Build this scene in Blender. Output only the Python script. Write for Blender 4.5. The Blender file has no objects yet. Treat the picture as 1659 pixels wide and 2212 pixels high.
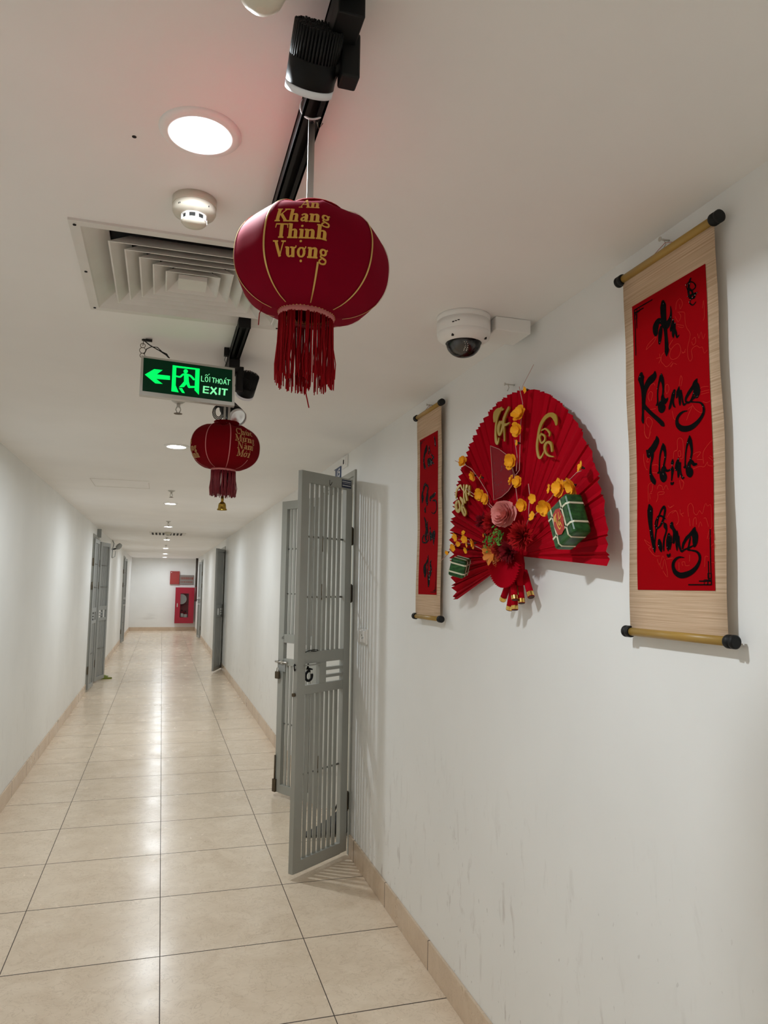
import bpy, bmesh, math, random
from mathutils import Vector, Matrix
sin, cos, pi = math.sin, math.cos, math.pi
rad = math.radians
S = bpy.context.scene
C = S.collection
# ------------------------------------------------------------------ camera
yaw, pitch, roll = 0.2918641348843759, 0.1018327516370019, 0.013669418791668378
FW = Vector((sin(yaw)*cos(pitch), cos(yaw)*cos(pitch), sin(pitch)))
R0 = Vector((cos(yaw), -sin(yaw), 0)); U0 = R0.cross(FW)
RT = R0*cos(roll) + U0*sin(roll); UP = U0*cos(roll) - R0*sin(roll)
cd = bpy.data.cameras.new('camera'); cam = bpy.data.objects.new('camera', cd); C.objects.link(cam)
m = Matrix((RT, UP, -FW)).transposed().to_4x4(); m.translation = Vector((0, 0, 1.53208)); cam.matrix_world = m
cd.sensor_fit = 'VERTICAL'; cd.sensor_height = 36.0; cd.lens = 1579.7335/2212*36.0; cd.clip_start = 0.02; cd.clip_end = 100
S.camera = cam
# ------------------------------------------------------------------ light settings, exposure
LAMP = 695.0          # emission of each round ceiling downlight
S.view_settings.view_transform = 'Standard'; S.view_settings.look = 'None'
S.view_settings.exposure = 0.0; S.view_settings.gamma = 1.0; S.view_settings.use_curve_mapping = False
w = bpy.data.worlds.new('world'); S.world = w; w.use_nodes = True
w.node_tree.nodes['Background'].inputs[0].default_value = (0.9, 0.95, 1, 1)
w.node_tree.nodes['Background'].inputs[1].default_value = 0.0
S.cycles.max_bounces = 14; S.cycles.diffuse_bounces = 8; S.cycles.glossy_bounces = 5
S.cycles.sample_clamp_indirect = 12.0; S.cycles.caustics_reflective = False; S.cycles.caustics_refractive = False
# ------------------------------------------------------------------ dimensions of the corridor
XR, XL, ZC, YE, YB = 1.097, -0.975, 2.37, 25.33, -4.0
LX = 0.045
# ------------------------------------------------------------------ materials
def lin(c): return tuple(((v/255)/12.92 if v/255 <= .04045 else ((v/255+.055)/1.055)**2.4) for v in c)
def mat(name, col, rough=.6, metal=0., noise=None, bump=None, spec=None, emit=None, coat=0., sheen=0., trans=0., ior=None):
    M = bpy.data.materials.new(name); M.use_nodes = True
    nt = M.node_tree; b = nt.nodes['Principled BSDF']
    b.inputs['Base Color'].default_value = (*col, 1); b.inputs['Roughness'].default_value = rough; b.inputs['Metallic'].default_value = metal
    if spec is not None: b.inputs['Specular IOR Level'].default_value = spec
    if coat: b.inputs['Coat Weight'].default_value = coat; b.inputs['Coat Roughness'].default_value = .1
    if sheen: b.inputs['Sheen Weight'].default_value = sheen; b.inputs['Sheen Roughness'].default_value = .4
    if trans: b.inputs['Transmission Weight'].default_value = trans
    if ior: b.inputs['IOR'].default_value = ior
    if emit: b.inputs['Emission Color'].default_value = (*emit[0], 1); b.inputs['Emission Strength'].default_value = emit[1]
    tc = None
    if noise:      # (scale xyz, strength of change, second colour)
        tc = nt.nodes.new('ShaderNodeTexCoord'); mp = nt.nodes.new('ShaderNodeMapping'); mp.inputs['Scale'].default_value = noise[0]
        nz = nt.nodes.new('ShaderNodeTexNoise'); nz.inputs['Scale'].default_value = 1; nz.inputs['Detail'].default_value = 5
        rp = nt.nodes.new('ShaderNodeValToRGB'); rp.color_ramp.elements[0].color = (*col, 1); rp.color_ramp.elements[1].color = (*noise[2], 1)
        rp.color_ramp.elements[0].position = .5-noise[1]; rp.color_ramp.elements[1].position = .5+noise[1]
        nt.links.new(tc.outputs['Object'], mp.inputs[0]); nt.links.new(mp.outputs[0], nz.inputs[0]); nt.links.new(nz.outputs[0], rp.inputs[0])
        nt.links.new(rp.outputs[0], b.inputs['Base Color'])
    if bump:       # (scale xyz, distance)
        tc = tc or nt.nodes.new('ShaderNodeTexCoord'); mp2 = nt.nodes.new('ShaderNodeMapping'); mp2.inputs['Scale'].default_value = bump[0]
        n2 = nt.nodes.new('ShaderNodeTexNoise'); n2.inputs['Scale'].default_value = 1; n2.inputs['Detail'].default_value = 4
        bp = nt.nodes.new('ShaderNodeBump'); bp.inputs['Distance'].default_value = bump[1]; bp.inputs['Strength'].default_value = 1
        nt.links.new(tc.outputs['Object'], mp2.inputs[0]); nt.links.new(mp2.outputs[0], n2.inputs[0]); nt.links.new(n2.outputs[0], bp.inputs['Height']); nt.links.new(bp.outputs[0], b.inputs['Normal'])
    return M
def N(nt, t, **k):
    n = nt.nodes.new('ShaderNode'+t)
    for a, v in k.items(): setattr(n, a, v)
    return n
def math_(nt, op, a, b=None, c=None):
    n = N(nt, 'Math', operation=op)
    for i, v in enumerate((a, b, c)):
        if v is None: continue
        if isinstance(v, (int, float)): n.inputs[i].default_value = v
        else: nt.links.new(v, n.inputs[i])
    return n.outputs[0]
def mix_(nt, f, a, b):
    n = N(nt, 'Mix', data_type='RGBA')
    for s, v in ((n.inputs[0], f), (n.inputs[6], a), (n.inputs[7], b)):
        if isinstance(v, (int, float)): s.default_value = v
        elif isinstance(v, tuple): s.default_value = (*v, 1)
        else: nt.links.new(v, s)
    return n.outputs[2]
def noise_(nt, vec, scale, detail=4, rough=.5, dist=0.):
    n = N(nt, 'TexNoise'); n.inputs['Scale'].default_value = scale; n.inputs['Detail'].default_value = detail; n.inputs['Roughness'].default_value = rough; n.inputs['Distortion'].default_value = dist
    nt.links.new(vec, n.inputs[0]); return n.outputs[0]
def ramp_(nt, f, p0, p1, c0=(0, 0, 0), c1=(1, 1, 1)):
    r = N(nt, 'ValToRGB'); e = r.color_ramp.elements; e[0].position = p0; e[1].position = p1; e[0].color = (*c0, 1); e[1].color = (*c1, 1)
    nt.links.new(f, r.inputs[0]); return r.outputs[0]
def scaled(nt, vec, s):
    n = N(nt, 'Mapping'); n.inputs['Scale'].default_value = s; nt.links.new(vec, n.inputs[0]); return n.outputs[0]

def tile_material(name, x0, y0, axis_z=False, base=(.80, .675, .53), dark=(.69, .56, .42), rough=.235, vein=1.0):
    M = bpy.data.materials.new(name); M.use_nodes = True; nt = M.node_tree; b = nt.nodes['Principled BSDF']
    tc = N(nt, 'TexCoord'); o = tc.outputs['Object']; sp = N(nt, 'SeparateXYZ'); nt.links.new(o, sp.inputs[0])
    def line(v, v0, hw):
        t = math_(nt, 'DIVIDE', math_(nt, 'SUBTRACT', v, v0), .6)
        d = math_(nt, 'ABSOLUTE', math_(nt, 'SUBTRACT', math_(nt, 'FRACT', math_(nt, 'ADD', t, 100.5)), .5))
        return math_(nt, 'LESS_THAN', d, hw/.6), math_(nt, 'FLOOR', t)
    ly, iy = line(sp.outputs[1], y0, .0027)
    if axis_z: g = ly; ix = iy
    else:
        lx, ix = line(sp.outputs[0], x0, .0018); g = math_(nt, 'MAXIMUM', lx, ly)
    cb = N(nt, 'CombineXYZ'); nt.links.new(ix, cb.inputs[0]); nt.links.new(iy, cb.inputs[1])
    wn = N(nt, 'TexWhiteNoise'); nt.links.new(cb.outputs[0], wn.inputs[0])
    off = N(nt, 'VectorMath', operation='MULTIPLY_ADD'); nt.links.new(wn.outputs[1], off.inputs[0]); off.inputs[1].default_value = (20, 20, 20); nt.links.new(o, off.inputs[2])
    v = off.outputs[0]
    c = mix_(nt, ramp_(nt, noise_(nt, v, 5, 6, .6, .8), .35, .7), base, dark)
    c = mix_(nt, ramp_(nt, noise_(nt, scaled(nt, v, (1, 1.6, 1)), 18, 6, .7, 2.2), .50, .90), c, tuple(x*1.05 for x in base))
    vn = math_(nt, 'ABSOLUTE', math_(nt, 'SUBTRACT', noise_(nt, v, 11, 5, .65, 1.5), .5))
    c = mix_(nt, math_(nt, 'MULTIPLY', ramp_(nt, vn, .0, .016, (1, 1, 1), (0, 0, 0)), .42*vein), c, (.42, .30, .20))
    c = mix_(nt, math_(nt, 'MULTIPLY', wn.outputs[0], .16), c, dark)
    c = mix_(nt, g, c, (.06, .042, .03))
    nt.links.new(c, b.inputs['Base Color'])
    rr = ramp_(nt, noise_(nt, o, 3.5, 5), .3, .7, (rough*.85,)*3, (rough*1.25,)*3)
    rr = mix_(nt, g, rr, (.7, .7, .7))
    nt.links.new(rr, b.inputs['Roughness']); b.inputs['Specular IOR Level'].default_value = .42
    h = math_(nt, 'SUBTRACT', 1, g); bp = N(nt, 'Bump'); bp.inputs['Distance'].default_value = .0012; nt.links.new(h, bp.inputs['Height']); nt.links.new(bp.outputs[0], b.inputs['Normal'])
    return M
def wall_material(name, col, scuffs):
    M = bpy.data.materials.new(name); M.use_nodes = True; nt = M.node_tree; b = nt.nodes['Principled BSDF']
    tc = N(nt, 'TexCoord'); o = tc.outputs['Object']; sp = N(nt, 'SeparateXYZ'); nt.links.new(o, sp.inputs[0])
    c = mix_(nt, ramp_(nt, noise_(nt, o, 2.2, 4), .3, .75), col, tuple(x*.95 for x in col))
    if scuffs:   # hand and shoe scuffs on the lower wall: streaks with shapes of their own
        low = ramp_(nt, sp.outputs[2], .15, 1.15, (1, 1, 1), (0, 0, 0))
        s1 = ramp_(nt, noise_(nt, scaled(nt, o, (1, 22, 7)), 1, 5, .62, .4), .565, .69)
        s2 = ramp_(nt, noise_(nt, scaled(nt, o, (1, 3.2, 2.2)), 1, 2), .40, .60)
        f = math_(nt, 'MULTIPLY', math_(nt, 'MULTIPLY', s1, s2), math_(nt, 'MULTIPLY', low, scuffs))
        c = mix_(nt, f, c, (.30, .25, .22))
        s3 = ramp_(nt, noise_(nt, scaled(nt, o, (1, 60, 30)), 1, 2), .715, .74)
        c = mix_(nt, math_(nt, 'MULTIPLY', s3, math_(nt, 'MULTIPLY', low, scuffs)), c, (.22, .19, .17))
    nt.links.new(c, b.inputs['Base Color']); b.inputs['Roughness'].default_value = .55; b.inputs['Specular IOR Level'].default_value = .3
    bp = N(nt, 'Bump'); bp.inputs['Distance'].default_value = .0012; bp.inputs['Strength'].default_value = .5; nt.links.new(noise_(nt, o, 9, 5), bp.inputs['Height']); nt.links.new(bp.outputs[0], b.inputs['Normal'])
    return M

m_floor = tile_material('floor_tiles', .0562, 3.3179)
m_base = tile_material('baseboard_tiles', 0, 3.52, True, (.66, .53, .40), (.57, .44, .32), .3)
m_basex = mat('baseboard_end', (.66, .53, .40), .3, noise=((8, 8, 8), .2, (.58, .45, .33)))
m_wall = wall_material('wall_paint_scuffed', (.84, .845, .83), .55)
m_wall2 = wall_material('wall_paint', (.84, .845, .83), .25)
m_ceil = wall_material('ceiling_paint', (.87, .855, .84), 0)
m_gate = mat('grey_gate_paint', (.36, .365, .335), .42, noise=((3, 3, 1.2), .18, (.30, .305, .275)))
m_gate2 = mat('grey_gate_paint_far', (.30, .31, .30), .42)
m_rod = mat('dark_grey_rod', (.16, .155, .135), .5)
m_hinge = mat('rusty_hinge', (.10, .075, .045), .5, .6)
m_black = mat('black_plastic', (.006, .006, .006), .55, spec=.3)
m_blackm = mat('black_metal', (.004, .004, .004), .5, .0, spec=.2)
m_steel = mat('bright_steel', (.62, .60, .56), .3, 1.)
m_whitep = mat('white_plastic', (.84, .83, .81), .35)
m_cream = mat('cream_plastic', (.66, .62, .52), .35)
m_frost = mat('frosted_white', (.80, .82, .88), .4)
m_grille = mat('diffuser_white', (.74, .73, .70), .45, noise=((7, 7, 7), .25, (.64, .62, .58)))
m_void = mat('dark_duct', (.012, .012, .012), .9)
m_lamp = mat('lamp_diffuser', (.9, .9, .9), .4, emit=((.93, 1.0, 1.045), LAMP))
m_red = mat('lantern_red_velvet', (.225, .001, .015), .8, spec=.05, sheen=.04, noise=((14, 14, 14), .3, (.185, .001, .011)))
m_red.node_tree.nodes['Principled BSDF'].inputs['Sheen Tint'].default_value = (.9, .12, .3, 1)
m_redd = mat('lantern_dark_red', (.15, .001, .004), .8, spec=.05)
m_fringe = mat('red_fringe', (.30, .003, .008), .75, spec=.1)
m_gold = mat('gold_trim', (.62, .40, .12), .35, .55)
m_goldt = mat('gold_print', (.66, .36, .055), .5, .15)
m_copper = mat('faded_gold_print', (.40, .20, .07), .6, .1)
m_pinkband = mat('pink_braid', (.52, .16, .15), .6)
m_mat = mat('bamboo_mat', (.66, .49, .345), .8, spec=.15, noise=((1, 4, 330), .18, (.47, .32, .20)), bump=((1, 3, 380), .0007))
m_paper = mat('red_paper', (.33, .001, .004), .85, spec=.04, noise=((1, 6, 6), .25, (.29, .001, .004)))
m_ink = mat('black_ink', (.002, .002, .002), .7, spec=.05)
m_line = mat('pink_line_print', (.50, .03, .018), .7, spec=.05)
m_glit = mat('silver_glitter', (.8, .8, .8), .2, 1.)
m_bamboo = mat('bamboo_rod', (.42, .26, .055), .4, noise=((40, 4, 40), .2, (.34, .20, .04)))
m_fan = mat('fan_red_paper', (.41, .001, .010), .8, spec=.06, noise=((1, 9, 9), .25, (.36, .001, .010)))
m_fgold = mat('gold_foam_letter', (.40, .25, .02), .38, .35)
m_yel = mat('yellow_petal', (.86, .42, .015), .6, spec=.2, noise=((60, 60, 60), .2, (.80, .31, .01)))
m_brown = mat('brown_calyx', (.05, .012, .008), .7)
m_twig = mat('pale_twig', (.55, .27, .23), .5)
m_pink = mat('pink_petal', (.78, .27, .25), .7, spec=.2, noise=((40, 40, 40), .25, (.82, .38, .34)))
m_mum = mat('red_petal', (.38, .006, .008), .7, spec=.15)
m_burg = mat('burgundy_petal', (.17, .003, .008), .7, spec=.15)
m_leaf = mat('green_leaf', (.06, .17, .015), .6, spec=.2, noise=((60, 60, 60), .2, (.12, .26, .04)))
m_orange = mat('orange_petal', (.62, .20, .02), .55)
m_cake = mat('banana_leaf_wrap', (.006, .042, .010), .35, spec=.3, noise=((60, 26, 110), .12, (.022, .10, .022)))
m_band = mat('bamboo_string', (.58, .56, .40), .5)
m_label = mat('red_label', (.38, .02, .01), .5)
m_melon = mat('dark_red_film', (.22, .002, .008), .7, spec=.15)
m_seed = mat('melon_seed', (.05, .001, .004), .5)
m_foil = mat('gold_foil', (.85, .58, .16), .18, 1.)
m_signg = mat('exit_dark_green', (.001, .009, .003), .5, spec=.15, emit=((.0, .05, .016), .2))
m_signl = mat('exit_lit_green', (.0, .08, .02), .6, spec=.1, emit=((.0, 1., .12), 1.15))
m_signt = mat('exit_lit_text', (.05, .1, .06), .6, spec=.1, emit=((.24, 1., .42), .95))
m_alu = mat('sign_aluminium', (.50, .49, .45), .4, .3)
m_blue = mat('blue_plate', (.02, .055, .16), .4)
m_navy = mat('navy_plate', (.012, .022, .06), .4)
m_white = mat('white_print', (.8, .8, .8), .5)
m_cab = mat('fire_red_enamel', (.33, .004, .025), .35)
m_cabp = mat('alarm_panel_red', (.33, .03, .025), .5)
m_glassd = mat('cabinet_dark_inside', (.03, .002, .003), .6)
m_dome = mat('smoked_dome', (.03, .03, .032), .06, spec=.7, coat=.5)
m_brass = mat('brass_bell', (.42, .28, .05), .22, .9)
m_green = mat('green_slipper', (.16, .19, .012), .5)
m_door = mat('cream_inner_door', (.70, .67, .58), .5)
m_pipe = mat('dark_pipe', (.05, .035, .025), .5)
m_board = mat('notice_board', (.24, .21, .19), .5)
m_glass = bpy.data.materials.new('clear_glass'); m_glass.use_nodes = True
_n = m_glass.node_tree; _n.nodes.clear(); _o = N(_n, 'OutputMaterial'); _m = N(_n, 'MixShader'); _t = N(_n, 'BsdfTransparent'); _g = N(_n, 'BsdfGlossy'); _l = N(_n, 'LayerWeight')
_t.inputs[0].default_value = (.9, .9, .9, 1); _g.inputs['Roughness'].default_value = .05; _l.inputs[0].default_value = .25
_n.links.new(_l.outputs['Fresnel'], _m.inputs[0]); _n.links.new(_t.outputs[0], _m.inputs[1]); _n.links.new(_g.outputs[0], _m.inputs[2]); _n.links.new(_m.outputs[0], _o.inputs[0])
# ------------------------------------------------------------------ mesh building
class MB:
    def __init__(s): s.v = []; s.f = []; s.sm = []
    def face(s, *pts, smooth=False):
        i = len(s.v); s.v += [Vector(p) for p in pts]; s.f.append(tuple(range(i, i+len(pts)))); s.sm.append(smooth)
    def box(s, a, b, M=None):
        (x0, y0, z0), (x1, y1, z1) = a, b
        P = [Vector((x, y, z)) for z in (z0, z1) for y in (y0, y1) for x in (x0, x1)]
        if M: P = [M @ p for p in P]
        i = len(s.v); s.v += P
        for q in ((0, 2, 3, 1), (4, 5, 7, 6), (0, 1, 5, 4), (2, 6, 7, 3), (0, 4, 6, 2), (1, 3, 7, 5)): s.f.append(tuple(i+k for k in q)); s.sm.append(False)
        return s
    def grid(s, rows, close=False, smooth=True):
        i = len(s.v); n = len(rows[0])
        for r in rows: s.v += [Vector(p) for p in r]
        for a in range(len(rows)-1):
            for b in range(n if close else n-1):
                c = (b+1) % n
                s.f.append((i+a*n+b, i+a*n+c, i+(a+1)*n+c, i+(a+1)*n+b)); s.sm.append(smooth)
        return s
    def ring(s, c, ax, r, seg, ref=None):
        ax = Vector(ax).normalized(); u = (Vector(ref) if ref else (Vector((0, 0, 1)) if abs(ax.z) < .9 else Vector((1, 0, 0)))); u = (u - ax*u.dot(ax)).normalized(); v = ax.cross(u)
        return [Vector(c)+u*r*cos(2*pi*k/seg)+v*r*sin(2*pi*k/seg) for k in range(seg)]
    def lathe(s, base, ax, prof, seg=24, cap0=True, cap1=True, smooth=True):
        base = Vector(base); axn = Vector(ax).normalized()
        rows = [s.ring(base+axn*h, axn, max(r, 1e-5), seg) for r, h in prof]
        s.grid(rows, True, smooth)
        if cap0: s.face(*rows[0])
        if cap1: s.face(*rows[-1])
        return s
    def cyl(s, a, b, r, r1=None, seg=16):
        a, b = Vector(a), Vector(b); return s.lathe(a, b-a, [(r, 0), (r if r1 is None else r1, (b-a).length)], seg)
    def tube(s, pts, r, seg=6):
        P = [Vector(p) for p in pts]; rows = []; ref = None
        for i, p in enumerate(P):
            t = (P[min(i+1, len(P)-1)]-P[max(i-1, 0)]).normalized()
            if ref is None: ref = Vector((0, 0, 1)) if abs(t.z) < .9 else Vector((1, 0, 0))
            ref = (ref - t*ref.dot(t)).normalized(); v = t.cross(ref)
            rows.append([p+ref*r*cos(2*pi*k/seg)+v*r*sin(2*pi*k/seg) for k in range(seg)])
        s.grid(rows, True); s.face(*rows[0]); s.face(*rows[-1]); return s
    def poly(s, pts, f, th=0.):
        top = [f(u, v, th) for u, v in pts]; s.face(*top)
        if th:
            bot = [f(u, v, 0) for u, v in pts]; n = len(pts)
            for k in range(n): s.face(bot[k], bot[(k+1) % n], top[(k+1) % n], top[k])
        return s
    def stroke(s, pts, f, th=0., step=4, cap=True):
        P = [Vector((p[0], p[1])) for p in pts]; W = [p[2] for p in pts]; n = len(P)
        Q = []; V = []
        if n == 2: step = max(step, 2)
        for i in range(n-1):
            p0, p1, p2, p3 = P[max(i-1, 0)], P[i], P[i+1], P[min(i+2, n-1)]
            for k in range(step):
                t = k/step; t2, t3 = t*t, t*t*t
                Q.append(.5*((2*p1)+(p2-p0)*t+(2*p0-5*p1+4*p2-p3)*t2+(3*p1-p0-3*p2+p3)*t3)); V.append(W[i]+(W[i+1]-W[i])*t)
        Q.append(P[-1]); V.append(W[-1])
        L, Rr = [], []
        for i, q in enumerate(Q):
            t = Q[min(i+1, len(Q)-1)]-Q[max(i-1, 0)]
            t = t.normalized() if t.length > 1e-9 else Vector((1, 0)); nn = Vector((-t.y, t.x))*V[i]*.5
            L.append(q+nn); Rr.append(q-nn)
        if cap and (P[0]-P[-1]).length > 1e-6:
            def arc(c, t, r): 
                t = t.normalized(); nn = Vector((-t.y, t.x)); return [c+nn*r*cos(a)+t*r*sin(a) for a in (pi*.25, pi*.5, pi*.75)]
            e = arc(Q[-1], Q[-1]-Q[-2], V[-1]*.5); b = arc(Q[0], Q[0]-Q[1], V[0]*.5)
            s.poly([L[-1]]+e+[Rr[-1]], f, th); s.poly([Rr[0]]+b+[L[0]], f, th)
        rows = [[f(*p, th) for p in L], [f(*p, th) for p in Rr]]; s.grid(rows, smooth=False)
        if th:
            s.grid([[f(*p, 0) for p in L], rows[0]], smooth=False); s.grid([rows[1], [f(*p, 0) for p in Rr]], smooth=False)
            if not cap: 
                for k in (0, -1): s.face(f(*L[k], 0), f(*Rr[k], 0), rows[1][k], rows[0][k])
        return s
    def build(s, name, mt, parent=None, fix=True, bevel=0., loc=None):
        me = bpy.data.meshes.new(name); o = Vector((0, 0, 0))
        if parent is not None and fix:
            q = parent
            while q: o += q.location; q = q.parent
        if loc is not None: o = Vector(loc)
        me.from_pydata([v-o for v in s.v], [], s.f); me.polygons.foreach_set('use_smooth', s.sm)
        bm = bmesh.new(); bm.from_mesh(me); bmesh.ops.remove_doubles(bm, verts=bm.verts, dist=1e-6); bmesh.ops.recalc_face_normals(bm, faces=bm.faces); bm.to_mesh(me); bm.free()
        me.materials.append(mt); ob = bpy.data.objects.new(name, me); C.objects.link(ob)
        if parent is not None: ob.parent = parent
        if loc is not None: ob.location = loc
        if bevel:
            b = ob.modifiers.new('bevel', 'BEVEL'); b.width = bevel; b.segments = 2; b.limit_method = 'ANGLE'
        return ob
def tag(o, label, cat, group=None):
    o['label'] = label; o['category'] = cat
    if group: o['group'] = group
    return o
def thing(name, label, cat, loc=(0, 0, 0), group=None, rotz=0.):
    o = bpy.data.objects.new(name, None); C.objects.link(o); o.location = loc; o.rotation_euler.z = rotz; o.empty_display_size = .05
    return tag(o, label, cat, group)
def struct(name, mb, mt): 
    o = mb.build(name, mt); o['kind'] = 'structure'; return o
def copy_tree(o, parent=None):
    c = o.copy(); C.objects.link(c); c.parent = parent
    for ch in list(o.children): copy_tree(ch, c)
    return c
def trip(L, k=1e-4): return [(L[i]*k, L[i+1]*k, L[i+2]*k) for i in range(0, len(L), 3)]
def pair(L, k=1e-4): return [(L[i]*k, L[i+1]*k) for i in range(0, len(L), 2)]
random.seed(7)
# ================================================================== SETTING
f = MB(); f.box((XL-.35, YB-.2, -.12), (XR+.35, YE+.3, 0)); struct('floor', f, m_floor)
DZ = 2.2
OPR = [(4.262, 5.14), (13.80, 14.72), (21.40, 22.32)]
OPL = [(11.24, 12.16), (20.0, 20.92)]
def wall(name, x0, x1, ops, mt):
    b = MB(); y = YB
    for a, c in ops: b.box((x0, y, 0), (x1, a, ZC)); b.box((x0, a, DZ), (x1, c, ZC)); y = c
    b.box((x0, y, 0), (x1, YE, ZC)); return struct(name, b, mt)
wall('wall_right', XR, XR+.24, OPR, m_wall); wall('wall_left', XL-.24, XL, OPL, m_wall2)
struct('wall_far', MB().box((XL-.24, YE, 0), (XR+.24, YE+.2, ZC)), m_wall2)
struct('wall_near', MB().box((XL-.24, YB-.2, 0), (XR+.24, YB, ZC)), m_wall2)
# ceiling with a hole for the air diffuser throat
DX0, DX1, DY0, DY1 = -.215, .30, 1.79, 2.305
c = MB()
c.box((XL-.24, YB-.2, ZC), (XR+.24, DY0, ZC+.15)); c.box((XL-.24, DY1, ZC), (XR+.24, YE+.2, ZC+.15))
c.box((XL-.24, DY0, ZC), (DX0, DY1, ZC+.15)); c.box((DX1, DY0, ZC), (XR+.24, DY1, ZC+.15)); c.box((DX0, DY0, ZC+.12), (DX1, DY1, ZC+.15))
struct('ceiling', c, m_ceil)
BH = .115
def skirting(name, x0, x1, ops):
    b = MB(); y = YB
    for a, c in ops: b.box((x0, y, 0), (x1, a-.031, BH)); y = c+.031
    b.box((x0, y, 0), (x1, YE, BH)); o = b.build(name, m_base, bevel=.002); o['kind'] = 'structure'
skirting('baseboard_right', XR-.0105, XR, OPR); skirting('baseboard_left', XL, XL+.0105, OPL)
struct('baseboard_far', MB().box((XL+.0105, YE-.0105, 0), (XR-.0105, YE, BH)), m_basex)
def frame(side, a, c, n):
    x = XR if side > 0 else XL; s = -1 if side > 0 else 1
    b = MB(); t = .012
    def bx(xa, xb, ya, yb, za, zb): b.box((min(xa, xb), ya, za), (max(xa, xb), yb, zb))
    for y0, y1 in ((a-.03, a), (c, c+.03)): bx(x, x+s*t, y0, y1, 0, DZ+.035)
    bx(x, x+s*t, a, c, DZ, DZ+.035)
    bx(x, x-s*.06, a, a+.012, 0, DZ)
    bx(x, x-s*.06, a, c, DZ-.012, DZ)
    struct('trim_%d' % n, b, m_gate)
    xb = x-s*.2
    d = MB(); d.box((min(xb, xb-s*.03), a, 0), (max(xb, xb-s*.03), c, DZ)); 
    o = struct('door_%d' % n, d, m_door)
    for z0, z1 in ((.25, .95), (1.15, 2.0)):
        for y0, y1 in ((a+.12, a+.42), (a+.50, a+.80)):
            p = MB(); p.box((min(xb, xb+s*.008), y0, z0), (max(xb, xb+s*.008), y1, z1)); p.build('door_panel', m_door, o)
for i, (sd, (a, c)) in enumerate([(1, OPR[0]), (-1, OPL[0]), (1, OPR[1]), (-1, OPL[1]), (1, OPR[2])]): frame(sd, a, c, i+1)
# faint outline of an access hatch in the ceiling
b = MB()
for p0, p1 in (((-.595, 6.27), (-.59, 6.77)), ((-.595, 6.765), (-.14, 6.77)), ((-.145, 6.37), (-.14, 6.77)), ((-.595, 6.27), (-.14, 6.275))):
    b.box((*p0, ZC-.002), (p1[0], p1[1], ZC))
struct('trim_6', b, mat('hatch_line', (.68, .65, .61), .7))
# ================================================================== CEILING LIGHTS
def downlight(x, y, label, r=.072):
    t = thing('downlight', label, 'ceiling light', (x, y, ZC), 'round downlights along the corridor ceiling')
    q = MB(); q.lathe((x, y, ZC), (0, 0, -1), [(r*1.04, 0), (r*1.04, .002), (r, .0055), (r*.93, .008), (r*.70, .0085), (r*.655, .004)], 40, False, False); q.build('trim_ring', m_whitep, t)
    q = MB(); q.lathe((x, y, ZC), (0, 0, -1), [(r*.66, .0), (r*.66, .0045)], 40, False, True); q.build('diffuser', m_lamp, t)
    return t
LY = [1.331, 4.58, 7.92, 11.15, 14.5, 18.0, 21.4, 24.2]
LL = ['large bright round downlight nearest the camera, left of the track spotlight',
      'glowing round downlight just left of the farther red lantern',
      'glowing round downlight on the ceiling below the sprinkler, left of the bell',
      'round downlight just in front of the far ceiling vent',
      'round downlight just beyond the far ceiling vent',
      'round downlight second beyond the far ceiling vent',
      'small distant downlight third beyond the far ceiling vent',
      'last tiny downlight before the white end wall']
d0 = downlight(LX-.012, LY[0], LL[0])
for y, l in zip(LY[1:], LL[1:]):
    c_ = copy_tree(d0); c_.location = (LX+.003, y, ZC); c_['label'] = l
c_ = copy_tree(d0); c_.location = (LX, -1.95, ZC); c_['label'] = 'round downlight on the ceiling behind the viewpoint'
# drill hole
q = MB(); q.lathe((-.086, 1.384, ZC), (0, 0, -1), [(.0042, 0), (.0042, .0008)], 12); tag(q.build('drill_hole', m_void, loc=(-.086, 1.384, ZC)), 'small black drill hole in ceiling left of the nearest downlight', 'hole')
# smoke detector
def smoke(x, y, label, s=1.):
    t = thing('smoke_detector', label, 'smoke detector', (x, y, ZC))
    P = lambda L: [(r*s, h*s) for r, h in L]
    q = MB(); q.lathe((x, y, ZC), (0, 0, -1), P([(.050, 0), (.050, .016), (.0492, .018)]), 36); q.build('mounting_base', m_cream, t)
    q = MB(); q.lathe((x, y, ZC), (0, 0, -1), P([(.0485, .018), (.049, .020), (.049, .030), (.046, .036), (.030, .040)]), 36, False, True); q.build('housing', m_cream, t)
    q = MB(); q.lathe((x, y, ZC), (0, 0, -1), P([(.0262, .040), (.0262, .053)]), 24); q.build('smoke_chamber', m_void, t)
    q = MB()
    for k in range(8):
        a = 2*pi*k/8+.2; u = Vector((cos(a), sin(a), 0)); v = Vector((-sin(a), cos(a), 0)); cc = Vector((x, y, ZC))+u*.0265*s
        M = Matrix((u, v, Vector((0, 0, 1)))).transposed().to_4x4(); M.translation = cc
        q.box((-.002*s, -.0035*s, -.054*s), (.003*s, .0035*s, -.038*s), M)
    q.lathe((x, y, ZC), (0, 0, -1), P([(.0295, .0385), (.0295, .0425), (.026, .0425)]), 24, False, False)
    q.build('cage', m_whitep, t)
    q = MB(); q.lathe((x, y, ZC), (0, 0, -1), P([(.0285, .052), (.0285, .055), (.024, .060), (.010, .063), (.004, .0632)]), 28); q.build('cap', m_cream, t)
    q = MB()
    for a in (.9, 2.3, 3.9):
        q = MB(); q.box((x+.047*s*cos(a)-.002, y-.047*s*abs(sin(a))-.002, ZC-.031*s), (x+.047*s*cos(a)+.002, y-.047*s*abs(sin(a))+.002, ZC-.028*s)); q.build('vent_slot', m_void, t)
    return t
smoke(.033, 1.585, 'cream smoke detector between the nearest downlight and square vent', .95)
smoke(.055, 12.43, 'small distant detector over the far square ceiling vent', 1.)
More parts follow.
